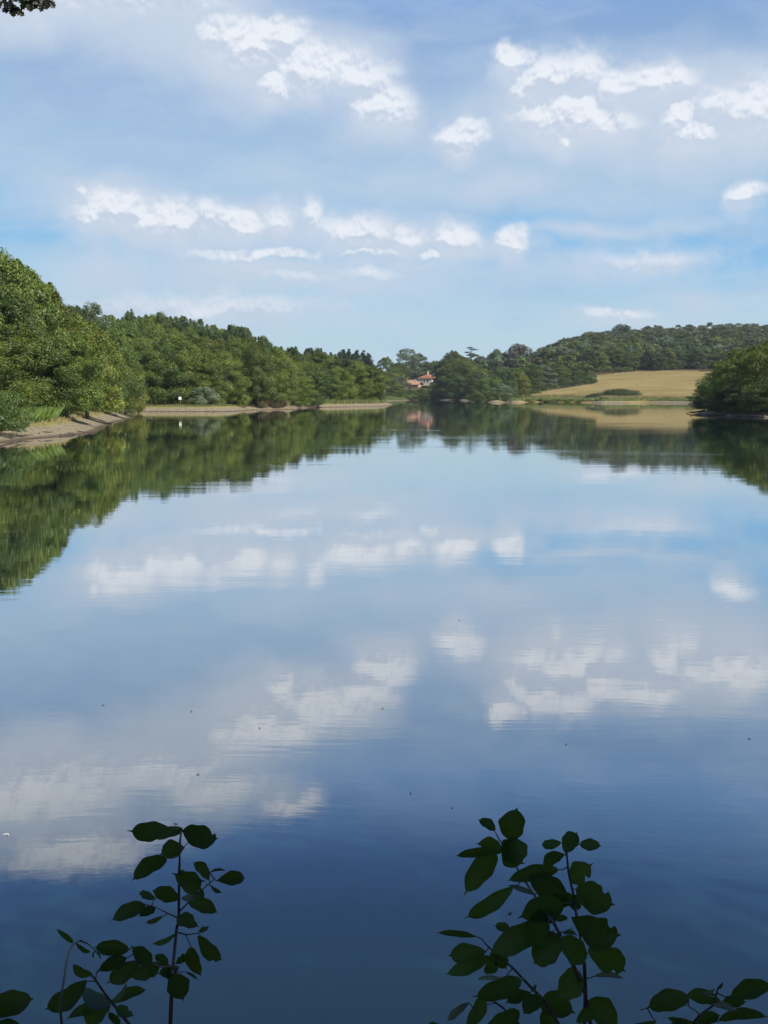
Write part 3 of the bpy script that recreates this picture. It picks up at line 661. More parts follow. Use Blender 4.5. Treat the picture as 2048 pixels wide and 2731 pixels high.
# ---- near right bank
RT = [(1925, 176, 975, 8, 'bank3', M_OAK, 'leafy tree at the tip of the near right bank, leaning out over the water'),
 (1898, 172, 1010, 6, 'bank1', M_DRK, 'dark low tree at the very tip of the near right bank'),
 (1965, 165, 930, 8.5, 'bank0', M_YEL, 'sunlit yellowish tree in the middle of the near right bank'),
 (2010, 158, 912, 9, 'bank2', M_OAK, 'green tree second from the right edge on the near right bank'),
 (2055, 152, 893, 9, 'bank1', M_YEL, 'sunlit tree cut by the right edge of the picture'),
 (1945, 158, 1035, 6, 'bank4', M_DRK, 'low dark bushy tree at the water of the near right bank'),
 (2000, 152, 1015, 7, 'bank3', M_DRK, 'dark overhanging tree above the stony right shore'),
 (2060, 147, 1000, 7.5, 'bank0', M_DRK, 'dark overhanging tree at the lower right edge of the far shore'),
 (2120, 150, 880, 10, 'bank2', M_OAK, 'tall tree just beyond the right edge of the near right bank')]
for c in RT[:-1]: pt(*c, group='trees on the near right bank')

# ---- shrubs
def shrub(u, d, h, w, mt_, lb, grp=None): 
    x, y, z = at(u, d); return tree('shrub%d' % rnd.randrange(3), mt_, x, y, h, w, lb, 'shrub', grp, 'shrub')
shrub(8, 73, 2.8, 4.2, M_ASH, 'low dark green bush at the left edge beside the near mud bank')
shrub(-40, 72, 2.6, 4.2, M_ASH, 'larger bush half outside the left edge of the picture')
shrub(545, 203, 3.6, 6.5, M_SIL, 'grey green willow bush right of the white sign')
shrub(515, 203, 2.2, 4.0, M_OAK, 'low green bush between the white sign and the willow bush')
shrub(575, 204, 1.8, 4.0, M_YEL, 'yellowish low bush right of the grey willow bush')
for u, d, w in [(1412, 402, 5), (1446, 400, 6), (1480, 398, 7), (1515, 396, 6), (1545, 395, 5), (1608, 394, 5), (1780, 393, 4), (1842, 393, 6)]:
    shrub(u, d, 1.2, w, M_OAK, 'low green bush of the strip between the golden field and the mud', 'low bushes at the foot of the field')
LIB['bramble'] = (crown(97, 3.0, 6.0, 0, 110, 13000, .3, 0, (.35, .2)), trunkmesh(97, 1, .06, .2, 1), 3.0, 6.0)
for u, d, h, w, lb in [(1593, 416, 1.9, 8, 'smaller dark bramble patch lying in the golden field'), (1655, 419, 2.7, 15, 'larger dark bramble patch lying in the golden field')]:
    x, y, z = at(u, d); tree('bramble', M_DRK, x, y, h, w, lb, 'bramble', None, 'bramble_patch')
for u, d, w in [(1015, 570, 7), (1035, 575, 9), (1052, 572, 8), (1072, 570, 10), (1100, 572, 9), (1125, 570, 8)]:
    shrub(u, d, 2.2, w, rnd.choice([M_DRK, M_OAK, M_PUR]), 'low bush on the green shore in front of the houses', 'low bushes in front of the houses')
for i in range(9):
    u, d = 1350 + i * 26, [416, 430, 444, 458, 468, 478, 487, 497, 508][i]; shrub(u, d, 1.9, 5, rnd.choice([M_DRK, M_OAK]), 'bush at the foot of the hedge beside the golden field', 'bushes at the foot of the hedge')
for d in (514, 528, 543, 558, 573, 588): shrub(1571, d, 2.6, 7, rnd.choice([M_DRK, M_OAK]), 'bush on the steep left corner of the golden field', 'bushes at the left corner of the field')
for u in (1600, 1622, 1645, 1668): shrub(u, 618, 2.6, 7, M_YEL, 'light green bush on the top left edge of the golden field', 'bushes on the top edge of the field')

# ------------------------------------------------------------------ houses
def tile_mat(name, a, b_):
    m, n, out = mat(name); t = n.new('ShaderNodeTexCoord').outputs['Object']
    w = n.new('ShaderNodeTexWave', wave_type='BANDS', bands_direction='X'); n.put(w.inputs[0], t); w.inputs['Scale'].default_value = 2.2; w.inputs['Distortion'].default_value = .6
    c = n.mix(n.map(n.noise(t, 1.3, 6, .7), .3, .7), a, b_); b = n.new('ShaderNodeBsdfPrincipled'); n.put(b.inputs['Base Color'], n.mix(n.math('MULTIPLY', w.outputs['Fac'], .25), c, tuple(x * .6 for x in a)))
    b.inputs['Roughness'].default_value = .85; bp = n.new('ShaderNodeBump'); bp.inputs['Distance'].default_value = .06; n.put(bp.inputs['Height'], w.outputs['Fac']); n.l.new(bp.outputs[0], b.inputs['Normal'])
    n.l.new(b.outputs[0], out.inputs[0]); return m
M_TILE = tile_mat('red_tiles', (.34, .12, .065), (.46, .20, .12)); M_TILE2 = tile_mat('pale_orange_tiles', (.48, .25, .14), (.62, .38, .24))  # low house tiles are a paler orange than the tall house's
M_WALL = simple('cream_render', (.66, .62, .54), .9, .08, 1.2); M_WALL2 = simple('ochre_render', (.52, .36, .24), .9, .12, 1.2); M_DARK = simple('dark_glass', (.02, .022, .025), .3, .2, 2)
M_STONE = simple('pale_chimney', (.72, .62, .46), .9, .1, 2); M_BRICK = simple('orange_chimney', (.50, .22, .12), .9, .15, 2)
def hip_roof(L, D, z, rise, ov=.5, ridge=.35, th=.18):
    m = MB(); a, b = L / 2 + ov, D / 2 + ov; r = max(0.1, b * 0 + D / 2 * ridge)
    t = [(-a, -b, z), (a, -b, z), (a, b, z), (-a, b, z), (0, -r, z + rise), (0, r, z + rise)]
    lo = [(p[0], p[1], p[2] - th) for p in t[:4]]
    m.add(t + lo, [(0, 1, 4), (1, 2, 5, 4), (2, 3, 5), (3, 0, 4, 5), (0, 6, 7, 1), (1, 7, 8, 2), (2, 8, 9, 3), (3, 9, 6, 0), (6, 9, 8, 7)]); return m
def gable_roof(L, D, z, rise, ov=.4, th=.16):
    m = MB(); a, b = L / 2 + ov, D / 2 + ov
    t = [(-a, -b, z), (a, -b, z), (a, b, z), (-a, b, z), (-a, 0, z + rise), (a, 0, z + rise)]; lo = [(p[0], p[1], p[2] - th) for p in t]
    m.add(t + lo, [(0, 1, 5, 4), (3, 4, 5, 2), (0, 6, 7, 1), (2, 8, 9, 3), (0, 4, 10, 6), (4, 3, 9, 10), (1, 7, 11, 5), (5, 11, 8, 2), (6, 10, 11, 7), (9, 8, 11, 10)]); return m
def opening(m, L, D, face, c, z0, z1, w, pr=.03):
    if face == 'f': m.box(c - w / 2, c + w / 2, -D / 2 - pr, -D / 2 + .05, z0, z1)
    else: m.box(L / 2 - .05, L / 2 + pr, c - w / 2, c + w / 2, z0, z1)
# tall house
d = 640; x0, _, z0 = at(1120, d); eave = zat(1008.5, d); px, py, pz = at(1142, 644)
pz = pz - .3; hz = eave - pz; L, D = 8.6, 10.5
h = empty('two_storey_house', (px, py, pz), R(-24)); tag(h, 'two storey cream house with a red hipped tile roof among the trees', 'house')
m = MB(); m.box(-L / 2, L / 2, -D / 2, D / 2, -1, hz - .1); m.build('wall', M_WALL, h)
rf = hip_roof(L, D, hz, 2.2, .5, .5).build('roof', M_TILE, h)
for cx_, cy_ in ((.2, -1.0), (1.8, 4.2)):
    m = MB(); m.box(cx_ - .35, cx_ + .35, cy_ - .3, cy_ + .3, hz + .9, hz + 3.9 - abs(cy_) * .22); m.box(cx_ - .42, cx_ + .42, cy_ - .37, cy_ + .37, hz + 3.9 - abs(cy_) * .22, hz + 4.1 - abs(cy_) * .22); m.build('chimney', M_STONE, rf)
for f_, c_, a_, b_, w_ in [('f', -2.6, hz - 2.6, hz - 1.6, 1.7), ('f', -.4, hz - 2.6, hz - 1.1, .8), ('f', 1.6, hz - 2.5, hz - 1.1, .8), ('f', -2.4, hz - 6, hz - 4.2, 1.2), ('r', -2.5, hz - 2.5, hz - 1.1, .9), ('r', 1.5, hz - 2.5, hz - 1.1, .9)]:
    m = MB(); opening(m, L, D, f_, c_, a_, b_, w_); wn = m.build('window', M_DARK, h)
    m = MB(); opening(m, L, D, f_, c_, a_ - .14, a_ - .005, w_ + .3, .10); m.build('sill', M_STONE, wn)
# low house with two staggered roofs
qx, qy, qz = at(1089, 636); z2 = zat(1022, 636); qz -= .3; h2 = z2 - qz
h = empty('low_house', (qx, qy, qz), R(-30)); tag(h, 'low ochre house with pale orange tile roofs left of the tall house', 'house')
m = MB(); m.box(-3.6, 3.6, -2.6, 2.6, -1, h2 - .1); m.box(3.605, 8.4, -3.6, 1.6, -1, h2 - .9); m.build('wall', M_WALL2, h)
r1 = gable_roof(7.2, 5.2, h2, 1.9).build('roof', M_TILE2, h); m = gable_roof(4.6, 5.2, h2 - .8, 1.8); m.v = [(a + 6.3, b - 1.0, c) for a, b, c in m.v]; m.build('roof', M_TILE2, h)
m = MB(); m.box(-1.6, -.9, -.3, .4, h2 + 1.0, h2 + 3.0); m.box(-1.7, -.8, -.4, .5, h2 + 3.0, h2 + 3.15); m.build('chimney', M_BRICK, r1)
for c_ in (-2.2, .6): 
    m = MB(); opening(m, 7.2, 5.2, 'f', c_, h2 - 1.9, h2 - .9, .9); m.build('window', M_DARK, h)
# ------------------------------------------------------------------ white sign by the cove
x, y, z = at(480.5, 197)
sg = empty('sign', (x, y, z), R(4)); tag(sg, 'small square white notice on a thin post on the grassy left shore', 'sign')
top = zat(1058.5, 197) - z
m = MB(); m.tube([(0.06, 0, -.2), (0.06, 0, top - .03)], .035, 8); m.build('post', M_POST, sg)
m = MB(); m.box(-.24, .24, -.065, -.04, top - .50, top); pn = m.build('panel', M_WHITE, sg)
m = MB(); m.box(.06, .10, -.070, -.0655, top - .38, top - .12); m.box(.12, .15, -.070, -.0655, top - .38, top - .2); m.build('dark_mark', M_DARK, pn)
# ------------------------------------------------------------------ fence posts along the hedge foot
fn = empty('wire_fence', at(1440, 447)); tag(fn, 'row of thin weathered fence posts along the lower hedge of the golden field', 'fence')
prev = None
for i in range(13):
    t = i / 12; u = 1362 + t * 190; d = np.interp(t, [0, .3, .6, 1], [412, 440, 463, 493]); x, y, z = at(u, d)
    m = MB(); lx = rnd.uniform(-.05, .05); m.tube([(0, 0, -.3), (lx, 0, 1.2)], [.07, .06], 6); p = m.build('post', M_POST, fn); p.location = Vector((x, y, z)) - fn.location
    if prev:
        for hh in (.6, 1.15):
            m = MB(); a_ = Vector(prev) - fn.location; b_ = Vector((x, y, z)) - fn.location; m.tube([a_ + Vector((0, -.1, hh)), b_ + Vector((0, -.1, hh))], .012, 4); m.build('wire', M_POST, fn)
    prev = (x, y, z)
# ------------------------------------------------------------------ driftwood and stones at the right tip
x, y, z = at(1850, 170); m = MB(); m.tube([(-1.6, -.3, .10), (-.4, 0, .22), (1.5, .4, .5)], [.05, .12, .16], 7); m.tube([(-.4, 0, .22), (-.9, .3, .5)], [.07, .03], 5)
o = m.build('driftwood_log', M_BARK, None, True); o.location = shore(1856, 1103.5) + (0,); tag(o, 'dark drift log poking into the water at the tip of the right bank', 'log')
rg = random.Random(8)
for i in range(26):
    u = 1880 + i * 7.2; d = shore(u, np.interp(u, [1872, 1950, 2048, 2100], [1107.6, 1110, 1114, 1116]))[1] + rg.uniform(.3, 2.5); x, y, z = at(u, d)
    m = MB(); rr_ = rg.uniform(.15, .42); import bmesh as _b
    bm = _b.new(); _b.ops.create_icosphere(bm, subdivisions=2, radius=rr_)
    for v_ in bm.verts: v_.co += v_.normal * rg.uniform(-.2, .12) * rr_; v_.co.z *= .55
    me = bpy.data.meshes.new('rock'); bm.to_mesh(me); bm.free(); o = link('rock', me, None, M_POST); o.location = (x, y, z + .03)
    tag(o, 'dark stone lying at the waterline under the right bank trees', 'rock', 'stones along the right shore')
# drift sticks and clods on the near left mud bank
for i in range(16):
    u = rg.uniform(30, 330); dd = shore(u, float(np.interp(u, [0, 74, 180, 259, 300, 357], [1183, 1172, 1163, 1153, 1130, 1115])))[1] + rg.uniform(.6, 3.2); x, y, z = at(u, dd)
    m = MB(); L_ = rg.uniform(.25, .9); a_ = rg.uniform(0, 3.14); m.tube([(-L_ * math.cos(a_), -L_ * math.sin(a_), .02), (0, 0, .07), (L_ * math.cos(a_ + .3), L_ * math.sin(a_ + .3), .05)], [.02, .035, .012], 6)
    o = m.build('drift_stick', M_BARK, None, True); o.location = (x, y, z); tag(o, 'short dark stick washed up on the near left mud bank', 'stick', 'sticks on the near left bank')
# ------------------------------------------------------------------ grass (uncountable)
def blades(seed, pts, h, w, tone=.5, lean=.35):
    rng = np.random.default_rng(seed); pts = np.asarray(pts); k = len(pts)
    a = rng.uniform(0, 6.28, k); hh = h * rng.uniform(.5, 1.3, k); ww = w * rng.uniform(.6, 1.3, k)
    dx, dy = np.cos(a), np.sin(a); lx, ly = rng.normal(0, lean, k) * hh, rng.normal(0, lean, k) * hh
    B = pts; z = np.zeros(k)
    V = np.stack([B - np.stack([dx * ww, dy * ww, z + .05], 1), B + np.stack([dx * ww, dy * ww, z - .05], 1),
                  B + np.stack([lx * .4 + dx * ww * .7, ly * .4 + dy * ww * .7, hh * .6], 1), B + np.stack([lx, ly, hh], 1)], 1).reshape(-1, 3)
    return V, np.arange(4 * k).reshape(k, 4), np.clip(tone + rng.normal(0, .25, k), 0, 1)
def grass(name, seed, u0, u1, soff, count, h, w, mt_, desc, tone=.5, pred=None):
    """blades scattered over the land whose distance from the shore lies in soff"""
    rng = np.random.default_rng(seed); P = []
    while sum(len(p) for p in P) < count:
        uu = rng.uniform(u0, u1, 20000); d = rng.uniform(pred[0], pred[1], 20000); x = (uu - CX) / F * d; s = sdist(x, d)
        k = (s > soff[0]) & (s < soff[1]) & (rng.uniform(0, 1, len(s)) < np.clip(.6 + .8 * vnoise(x, d, 4, seed), 0.05, 1)); P.append(np.stack([x[k], d[k]], 1))
    P = np.concatenate(P)[:count]; zz = ground(P[:, 0], P[:, 1]); V, Fc, tn = blades(seed, np.concatenate([P, zz[:, None]], 1), h, w, tone)
    o = link(name, npmesh(name, V, Fc, False, {'tone': tn}), None, mt_); tag(o, desc, 'grass', kind='stuff'); return o
grass('tall_grass', 1, 40, 172, (3.6, 9), 9000, .95, .03, M_LUSH, 'tall green grass on top of the near left mud bank', .6, (72, 100))
grass('bank_grass', 2, -40, 360, (2.6, 6), 7000, .28, .02, M_STR, 'short straw coloured grass along the near left bank', .5, (66, 160))
grass('cove_grass', 3, 280, 830, (3.4, 16), 22000, .30, .04, M_GRS, 'short grass on the level shore around the sign', .5, (190, 250))
grass('point_grass', 4, 800, 1060, (2.5, 18), 22000, .75, .06, M_GRS, 'longer green grass on the low grassy point', .55, (245, 345))
grass('far_grass', 5, 985, 1160, (1, 26), 14000, .8, .10, M_GRS, 'pale green grass along the shore below the houses', .7, (500, 700))
grass('field_edge_grass', 6, 1330, 1890, (2.5, 10), 20000, .7, .08, M_GRS, 'green grass strip between the mud and the golden field', .45, (380, 470))
grass('dry_grass', 7, 1400, 1890, (10, 15), 9000, .8, .07, M_STR, 'dry straw tufts along the lower edge of the golden field', .5, (385, 470))
grass('straw_tufts', 8, 690, 770, (2.2, 9), 3500, .9, .05, M_STR, 'dry straw tufts between the two trees overhanging the water', .5, (205, 235))

# ------------------------------------------------------------------ foreground shrubs
def unproj(u, v, d):
    r = ray(u, v); return Vector((0, 0, CAMH)) + r * (d / r.y)
def leafblade(mb, tones, p0, p1, w, cam_n, fold, curl, rg, seg=22, notch=None, ovate=.5):
    """one real leaf: midrib p0->p1, width w, folded along the rib and curled, with slightly wavy edge"""
    ax = p1 - p0; L = ax.length; t = ax.normalized(); s = t.cross(cam_n).normalized(); nn = s.cross(t).normalized()
    rows = []; bend = rg.uniform(-.12, .12) * L
    ph = rg.uniform(0, 6)
    tipx = rg.uniform(.06, .14); pw = rg.uniform(1.05, 1.45)
    for i in range(seg + 1):
        q = (1 - math.cos(math.pi * min(1, i / (seg - 2)))) / 2 * (1 - tipx) if i <= seg - 2 else 1 - tipx * (seg - i) / 2 * .9
        e_ = min(1, q / (1 - tipx)); prof = math.sqrt(max(0, 4 * e_ ** (2 * ovate_pow(ovate)) * (1 - e_ ** ovate_pow(ovate)) / max(e_ ** ovate_pow(ovate), 1e-6))) if 0 < e_ < 1 else 0
        prof = min(1, prof) ** pw
        prof = max(prof, .10 * (1 - q) / tipx if q > 1 - 2.2 * tipx else 0) if i < seg else 0
        c = p0 + ax * q + nn * (curl * L * (q - .5) ** 2 * -1) + s * bend * math.sin(math.pi * q)
        hwL = w / 2 * prof * (1 + .06 * math.sin(q * 17 + ph)); hwR = w / 2 * prof * (1 + .06 * math.sin(q * 15 + ph * 2))
        if notch:
            bt = 1 - .55 * math.exp(-((q - notch[0]) / .055) ** 2)
            if notch[1] > 0: hwR *= bt
            else: hwL *= bt
        e = .0012
        rows.append([c - s * hwL + nn * (fold * hwL), c - s * hwL * .5 + nn * fold * hwL * .42, c, c + s * hwR * .5 + nn * fold * hwR * .42, c + s * hwR + nn * (fold * hwR)])
    base = len(mb.v); v = [p for r_ in rows for p in r_]; f = []
    for i in range(seg):
        for k in range(4): f.append((i * 5 + k, i * 5 + k + 1, (i + 1) * 5 + k + 1, (i + 1) * 5 + k))
    mb.add(v, f); t0 = rg.uniform(.15, .75); tones += [t0 + (.22 if k in (1, 2) else 0) + (.10 if i % 3 == 0 else -.05) for i in range(seg) for k in range(4)]
def ovate_pow(o): return math.log(.5) / math.log(o)
def plant(name, label, off, sc, dist, stems, leafs, pale=(), seed=0, cat='shrub', group=None, vine=None, basez=.9):
    rg = random.Random(seed); c2 = lambda a, b: (off[0] + a / sc, off[1] + b / sc)
    base = unproj(*c2(*stems[0][0][-1]), dist); root = empty(name, (base.x, base.y, gz(base.x, base.y))); tag(root, label, cat, group); O = root.location
    def wp(a, b, dd=0): return unproj(*c2(a, b), dist + dd) - O
    ms = MB()
    def dz(a, b): return .10 * math.sin(a * .006 + seed) + .08 * math.cos(b * .005 + seed * 2)
    for pts, r0 in stems:
        P = [wp(a, b, dz(a, b)) for a, b in pts]; n_ = len(P)
        if r0 > .0018:     # main stems carry on down to the soil of the bank
            P.append(Vector((P[-1].x * .9, P[-1].y - .05, (P[-1].z) * .5))); P.append(Vector((P[-1].x * .8, P[-1].y - .08, -.05)))
        ms.tube(P, [r0 * (.45 + .55 * min(1, i / max(1, n_ - 1))) for i in range(len(P))], 7)
    ml = MB(); tl = []; mp = MB(); tp = []
    for i, lf in enumerate(leafs):
        (ax, ay), (bx, by), w = lf[:3]; dd = dz(ax, ay) + rg.uniform(-.05, .05)
        p0 = wp(ax, ay, dd); p1 = wp(bx, by, dd + rg.uniform(-.03, .03)); ww = w / sc / F * dist * 1.06; p1 = p1 + (p1 - p0) * .05; p0 = p0 - (p1 - p0) * .03
        view = (wp(ax, ay, dd) + O - Vector((0, 0, CAMH))).normalized(); vn = (-view + Vector((rg.uniform(-.3, .3), rg.uniform(-.2, .2), rg.uniform(0, .35)))).normalized()
        nt_ = lf[3] if len(lf) > 3 else (None if rg.random() < .62 else (rg.uniform(.4, .85), rg.choice((-1, 1))))
        tgt, tt = (mp, tp) if i in pale else (ml, tl)
        leafblade(tgt, tt, p0, p1, ww, vn, rg.uniform(.05, .35), rg.uniform(-.3, .5), rg, notch=nt_, ovate=rg.uniform(.45, .6))
        # petiole runs back to the closest stem point
        best = None
        for pts, r0 in stems:
            for (a1, b1), (a2, b2) in zip(pts, pts[1:]):
                for q in (0, .25, .5, .75, 1):
                    a3, b3 = a1 + (a2 - a1) * q, b1 + (b2 - b1) * q; dd2 = math.hypot(a3 - ax, b3 - ay)
                    if best is None or dd2 < best[0]: best = (dd2, a3, b3)
        if best[0] < 170 and best[0] > 3:
            ms.tube([wp(best[1], best[2], dz(best[1], best[2])), p0.lerp(wp(best[1], best[2], dz(best[1], best[2])), .5) + Vector((0, 0, -.002)), p0], [.0011, .0009, .0008], 5)
    ms.build('stem', M_STEM if not vine else M_VINE, root, True)
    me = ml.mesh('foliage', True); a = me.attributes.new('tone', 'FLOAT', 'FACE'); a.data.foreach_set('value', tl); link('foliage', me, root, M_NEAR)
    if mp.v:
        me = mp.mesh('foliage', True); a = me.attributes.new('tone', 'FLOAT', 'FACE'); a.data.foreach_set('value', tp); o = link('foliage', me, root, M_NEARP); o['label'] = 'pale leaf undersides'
    return root
A_ST = [([(825,290),(810,420),(802,700),(797,1130),(780,1260),(745,1600),(725,1950),(715,2212)], .0034), ([(560,1060),(680,1120),(780,1165)], .0014), ([(1150,790),(1075,850),(1020,900),(900,1010),(800,1110)], .0014),
 ([(1020,1350),(990,1320),(870,1335),(780,1310)], .0014), ([(915,1450),(870,1345)], .0012), ([(890,430),(835,490),(812,520)], .0012), ([(340,1450),(480,1600),(600,1650),(740,1650)], .0014), ([(560,1060),(440,1030)], .001)]
A_LF = [((690,290),(305,315),205,None),((825,310),(570,400),115),((855,310),(1178,380),245,(.8,-1)),((840,480),(608,560),185),((665,590),(348,795),165,None),((1010,900),(755,740),200),((790,980),(545,905),165),((550,975),(400,910),80),
 ((450,1050),(128,1195),150),((560,1060),(405,1150),110),((650,1150),(473,1212),55,None),((1090,790),(940,630),105,None),((1190,800),(1452,780),125,None),((1110,850),(1222,925),38,None),((1110,720),(1260,712),26,None),((1060,815),(900,760),40,None),
 ((1010,930),(800,975),70,None),((890,1010),(1168,1120),155,None),((780,1190),(985,1260),150),((990,1310),(1095,1262),60),((770,1320),(530,1418),62,None),((1010,1360),(1245,1588),160,(.7,1)),((915,1455),(1016,1722),150,None),((770,1620),(905,1550),90),
 ((740,1730),(842,1978),225,None),((800,1650),(590,1710),130),((690,1640),(563,1535),105,None),((590,1620),(335,1750),160),((410,1600),(80,1815),170,None),((515,1640),(330,1450),150),((300,1480),(-20,1460),140,None),((275,1570),(-5,1695),115,None),
 ((860,1700),(990,1785),28,None),((1010,880),(1040,980),50,None),((800,800),(870,720),90),((740,1650),(700,1790),120),((600,1600),(480,1750),90)]
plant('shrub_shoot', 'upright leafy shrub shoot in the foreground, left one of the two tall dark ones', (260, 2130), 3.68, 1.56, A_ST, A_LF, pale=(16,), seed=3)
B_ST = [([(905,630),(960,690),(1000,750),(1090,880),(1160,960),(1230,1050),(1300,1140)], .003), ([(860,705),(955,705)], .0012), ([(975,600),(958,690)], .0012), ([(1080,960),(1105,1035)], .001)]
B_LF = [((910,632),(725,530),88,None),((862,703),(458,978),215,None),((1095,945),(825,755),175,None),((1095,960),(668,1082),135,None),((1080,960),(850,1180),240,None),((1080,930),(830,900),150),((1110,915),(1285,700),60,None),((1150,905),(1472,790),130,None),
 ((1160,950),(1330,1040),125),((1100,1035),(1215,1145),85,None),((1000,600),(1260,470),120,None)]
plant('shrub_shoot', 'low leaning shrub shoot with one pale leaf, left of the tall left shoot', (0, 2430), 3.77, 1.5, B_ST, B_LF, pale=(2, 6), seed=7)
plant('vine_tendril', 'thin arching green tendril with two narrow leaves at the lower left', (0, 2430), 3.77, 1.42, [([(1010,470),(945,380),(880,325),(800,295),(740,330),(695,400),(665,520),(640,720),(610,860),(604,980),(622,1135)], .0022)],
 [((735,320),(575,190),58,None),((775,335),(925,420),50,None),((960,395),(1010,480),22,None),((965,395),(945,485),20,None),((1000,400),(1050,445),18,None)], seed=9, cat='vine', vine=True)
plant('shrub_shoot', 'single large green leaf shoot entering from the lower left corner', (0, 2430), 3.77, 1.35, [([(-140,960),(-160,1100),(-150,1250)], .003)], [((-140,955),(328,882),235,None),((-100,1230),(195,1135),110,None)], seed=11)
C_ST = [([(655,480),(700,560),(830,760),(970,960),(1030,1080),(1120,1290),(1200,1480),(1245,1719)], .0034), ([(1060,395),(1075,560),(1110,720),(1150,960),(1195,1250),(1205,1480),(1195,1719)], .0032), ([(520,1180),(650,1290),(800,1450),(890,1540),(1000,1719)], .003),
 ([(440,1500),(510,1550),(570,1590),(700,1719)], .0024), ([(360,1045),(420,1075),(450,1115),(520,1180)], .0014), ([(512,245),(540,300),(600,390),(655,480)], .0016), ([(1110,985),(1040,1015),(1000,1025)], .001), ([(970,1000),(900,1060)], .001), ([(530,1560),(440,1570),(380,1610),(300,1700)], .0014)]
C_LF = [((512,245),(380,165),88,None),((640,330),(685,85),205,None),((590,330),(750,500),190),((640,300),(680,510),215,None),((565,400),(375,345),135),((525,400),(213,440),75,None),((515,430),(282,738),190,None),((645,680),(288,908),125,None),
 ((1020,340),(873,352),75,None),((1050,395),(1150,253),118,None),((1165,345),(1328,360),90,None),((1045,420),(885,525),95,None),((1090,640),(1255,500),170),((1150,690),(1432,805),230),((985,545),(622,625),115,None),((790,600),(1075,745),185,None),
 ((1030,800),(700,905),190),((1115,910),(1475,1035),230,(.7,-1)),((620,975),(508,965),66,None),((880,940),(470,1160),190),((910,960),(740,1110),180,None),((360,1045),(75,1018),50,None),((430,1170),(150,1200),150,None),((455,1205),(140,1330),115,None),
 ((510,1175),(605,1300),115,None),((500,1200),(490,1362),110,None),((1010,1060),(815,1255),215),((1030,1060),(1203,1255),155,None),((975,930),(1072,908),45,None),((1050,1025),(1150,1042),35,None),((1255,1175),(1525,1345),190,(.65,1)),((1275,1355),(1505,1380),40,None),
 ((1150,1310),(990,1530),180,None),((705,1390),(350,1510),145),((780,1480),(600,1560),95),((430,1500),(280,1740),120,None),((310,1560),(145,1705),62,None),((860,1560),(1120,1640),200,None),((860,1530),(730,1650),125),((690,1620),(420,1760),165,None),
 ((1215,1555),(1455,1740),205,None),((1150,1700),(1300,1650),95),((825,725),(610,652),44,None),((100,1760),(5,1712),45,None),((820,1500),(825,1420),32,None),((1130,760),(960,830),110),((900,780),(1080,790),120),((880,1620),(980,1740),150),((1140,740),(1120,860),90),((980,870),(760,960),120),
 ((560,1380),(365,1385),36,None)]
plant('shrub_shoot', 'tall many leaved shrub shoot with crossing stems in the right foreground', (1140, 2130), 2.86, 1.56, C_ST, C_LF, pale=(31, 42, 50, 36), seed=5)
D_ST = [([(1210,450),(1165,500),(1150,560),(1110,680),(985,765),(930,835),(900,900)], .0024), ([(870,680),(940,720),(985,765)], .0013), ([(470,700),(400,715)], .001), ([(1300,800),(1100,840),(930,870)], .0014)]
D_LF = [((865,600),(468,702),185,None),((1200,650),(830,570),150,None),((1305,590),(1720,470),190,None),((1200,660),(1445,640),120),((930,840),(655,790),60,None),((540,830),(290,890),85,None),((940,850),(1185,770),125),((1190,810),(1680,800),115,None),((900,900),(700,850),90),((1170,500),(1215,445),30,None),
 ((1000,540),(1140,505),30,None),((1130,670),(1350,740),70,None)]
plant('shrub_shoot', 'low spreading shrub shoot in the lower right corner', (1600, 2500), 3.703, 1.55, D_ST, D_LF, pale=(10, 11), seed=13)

# ------------------------------------------------------------------ the oak overhead that shades the viewpoint; only one twig hangs into view
ok = empty('overhanging_oak', (3.2, -3.0, gz(3.2, -3.0))); tag(ok, 'oak above the viewpoint whose dark lobed leaves hang in at the top left corner', 'tree')
O = ok.location
m = MB(); m.tube([(0, 0, -.3), (0, .1, 2), (-.2, .3, 4.5), (-.4, .4, 8)], [.32, .27, .22, .1], 10); 
m.tube([(0, .1, 2.6), (-2.0, 1.2, 4.2), (-4.0, 3.5, 4.6), Vector((-2.0, 6.4, 5.6)) * 1 - Vector((3.2, 0, 0))], [.15, .09, .04, .012], 7); m.tube([(0, 0, 3), (1.5, 1.0, 5), (2.5, 2, 6.5)], [.14, .08, .03], 7); m.tube([(0, 0, 3.4), (1.5, -1.0, 5), (3.5, -2, 6.5)], [.14, .08, .03], 7)
m.build('trunk', M_BARK, ok, True)
rng = np.random.default_rng(77); Cs = []
for i in range(150):
    c = Vector((rng.uniform(-8, 7), rng.uniform(-6.5, 2.6), rng.uniform(2.4, 9.5))) 
    if c.x + 3.2 < 2.5 + .6 * c.y and c.z < 3.6 and c.y > -1.2: c.z += 2.2
    Cs.append(np.array(c) + rng.normal(0, .75, (420, 3)))
for t_ in np.linspace(4.5, 8.5, 7):                     # unseen leaf clusters added to keep the sun off the sprigs
    for bx_ in (-.9, -.2, .5, 1.0):
        Cs.append(np.array(Vector((bx_, 1.5, 2.1)) + sv * float(t_) - O) + rng.normal(0, .42, (300, 3)))
C = np.concatenate(Cs); Wp = C + np.array(O)
keep = ~((Wp[:, 1] > -.6) & (Wp[:, 2] < 4.6 + .35 * np.maximum(0, Wp[:, 1]))) & (Wp[:, 1] < 2.6) & (np.linalg.norm(Wp - [0, 0, CAMH], axis=1) > 1.1)
C = C[keep]; V, Fc, tn = leaves(rng, C, rng.normal(0, 1, C.shape), .2, np.full(len(C), .4)); link('crown', npmesh('crown', V, Fc, False, {'tone': tn}), ok, M_DRK)
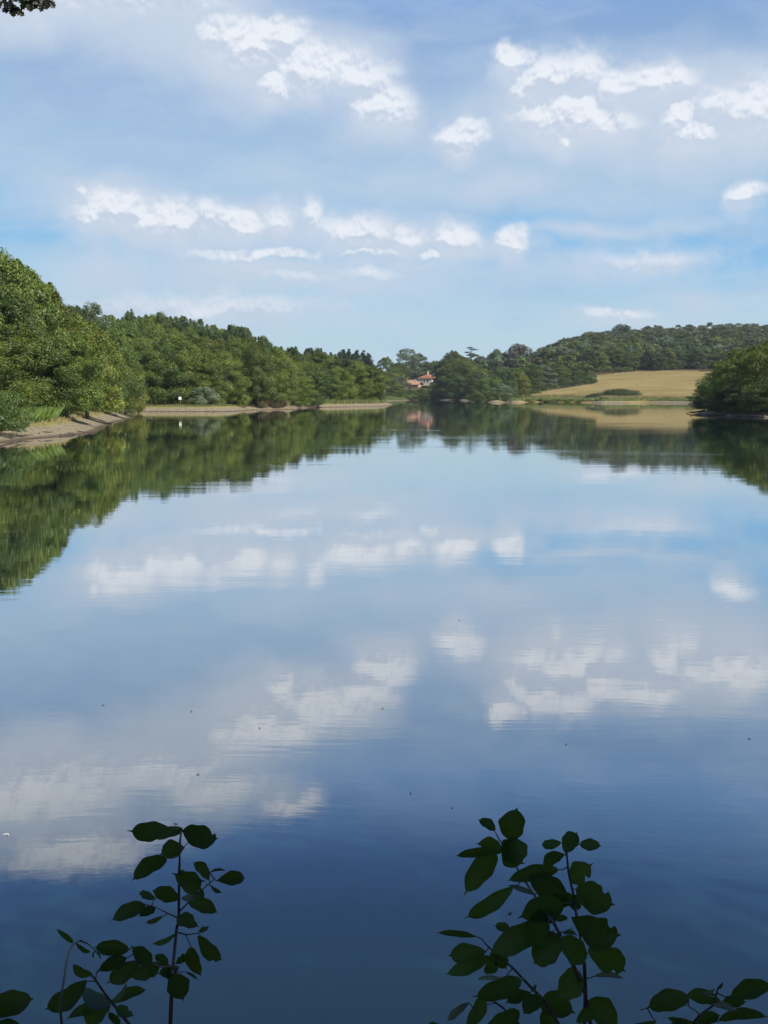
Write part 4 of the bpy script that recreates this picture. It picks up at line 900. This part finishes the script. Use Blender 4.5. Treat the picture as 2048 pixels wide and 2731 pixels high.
# lobed leaves of the twig in view
M_TWIG = leafmat('twig_leaves', (.012, .012, .006), (.03, .028, .012), .12, (.03, .02, .01), .3)
def oakleaf(mb, p, ang, L, w, tilt):
    out_ = [(0, 0)]; prof = [(.05, .05), (.18, .30), (.25, .16), (.38, .46), (.46, .22), (.60, .50), (.68, .24), (.82, .34), (.9, .15), (1.0, .04)]
    Lp = [(q * L, s_ * w) for q, s_ in prof]; Rp = [(q * L, -s_ * w) for q, s_ in prof][::-1]; pts = [(0, .01 * w)] + Lp + Rp
    ca, sa_ = math.cos(ang), math.sin(ang); v = []
    for (a, b) in pts: v.append((p[0] + ca * a - sa_ * b, p[1] + tilt * (b + a * .6), p[2] + sa_ * a + ca * b))
    c0 = len(v); mids = [(0, 0)]; cen = [(q * L, 0) for q, s_ in prof]
    for (a, b) in cen: v.append((p[0] + ca * a, p[1] + tilt * a * .6 + .004, p[2] + sa_ * a))
    f = []; nP = len(prof)
    for i in range(nP - 1):
        f.append((c0 + i, c0 + i + 1, 1 + i + 1, 1 + i)); j = len(pts) - 1 - i
        f.append((c0 + i, j, j - 1, c0 + i + 1))
    mb.add(v, f)
ml = MB(); mt2 = MB(); rg = random.Random(2); Dd = 6.4
def tw(a, b): return unproj(a / 2.765, b / 2.765, Dd) - O
anchors = [(20,-20,-75),(50,10,-100),(70,-10,-80),(95,30,-60),(95,30,-110),(105,60,-85),(100,55,-35),(60,40,-120),(30,5,-140),(10,10,-150),(205,-20,-85),(215,10,-100),(200,-5,-130),(290,-25,-120),(300,-30,-70),(330,-20,-75),(345,0,-95),(350,-5,-60),(320,5,-110),(270,-30,-140),(240,-30,-60),(130,-30,-60),(60,-40,-40)]
for (a, b, g_) in anchors:
    p = tw(a, b); oakleaf(ml, p, R(g_ + rg.uniform(-12, 12)), rg.uniform(.05, .075), rg.uniform(.042, .055), rg.uniform(-.5, .5))
end = tw(60, -60)
mt2.tube([Vector((-5.2, 6.4, 5.6)), tw(500, -160), tw(380, -60), tw(300, -30)], [.012, .008, .005, .003], 6); mt2.tube([tw(380, -60), tw(210, -45), tw(70, -15), tw(100, 40)], [.006, .004, .003, .0015], 6)
tg = mt2.build('branch', M_BARK, ok, True)
me = ml.mesh('foliage'); a = me.attributes.new('tone', 'FLOAT', 'FACE'); a.data.foreach_set('value', [.4] * len(me.polygons)); o = link('foliage', me, tg, M_TWIG)
# ------------------------------------------------------------------ small things on the water
M_SPK = simple('floating_leaf', (.05, .04, .025), .7, .3, 30); M_FEA = simple('feather', (.6, .6, .58), .7, .1, 30)
me0 = None
for i, (u, v) in enumerate([(275,1881),(454,1605),(510,1898),(1020,1890),(692,1942),(528,2066),(1095,2117),(1225,1655),(1510,1985),(1998,1971),(1360,2437),(1205,2155),(468,2198)]):
    x, y = shore(u, v); m = MB(); L = .010 if i % 3 else .015
    m.add([(-L, 0, .004), (0, -L * .4, .006), (L, 0, .010), (0, L * .4, .006), (-L, 0, .001), (0, -L * .4, .003), (L, 0, .007), (0, L * .4, .003)], [(0, 1, 2, 3), (7, 6, 5, 4), (0, 4, 5, 1), (1, 5, 6, 2), (2, 6, 7, 3), (3, 7, 4, 0)])
    if me0 is None: me0 = m.mesh('floating_leaf'); me0.materials.append(M_SPK)
    o = link('floating_leaf', me0); o.location = (x, y, 0); o.rotation_euler = (0, 0, i * 1.3); tag(o, 'tiny dark leaf scrap floating on the open water', 'leaf', 'leaf scraps floating on the lake')
x, y = shore(16, 2229); m = MB(); m.tube([(-.05, .02, .012), (-.01, .03, .02), (.03, .01, .022), (.04, -.03, .012)], [.004, .010, .011, .003], 6); o = m.build('floating_feather', M_FEA, None, True); o.location = (x, y, 0); o.rotation_euler = (0, 0, .4); o.scale = (.42, .42, .42); tag(o, 'small curled white feather floating near the left edge', 'feather')

# ------------------------------------------------------------------ air
m = bpy.data.materials.new('air'); m.use_nodes = True; n = NT(m.node_tree); n.n.clear(); out = n.new('ShaderNodeOutputMaterial')
pv = n.new('ShaderNodeVolumePrincipled'); pv.inputs['Color'].default_value = (.80, .88, 1, 1); pv.inputs['Density'].default_value = .00011; pv.inputs['Anisotropy'].default_value = .2
n.l.new(pv.outputs[0], out.inputs['Volume'])
mb = MB(); mb.box(-1560, 1560, -1560, 1560, -4, 110); tag(mb.build('haze', m), 'thin pale summer haze over the whole lake', 'haze', kind='stuff')
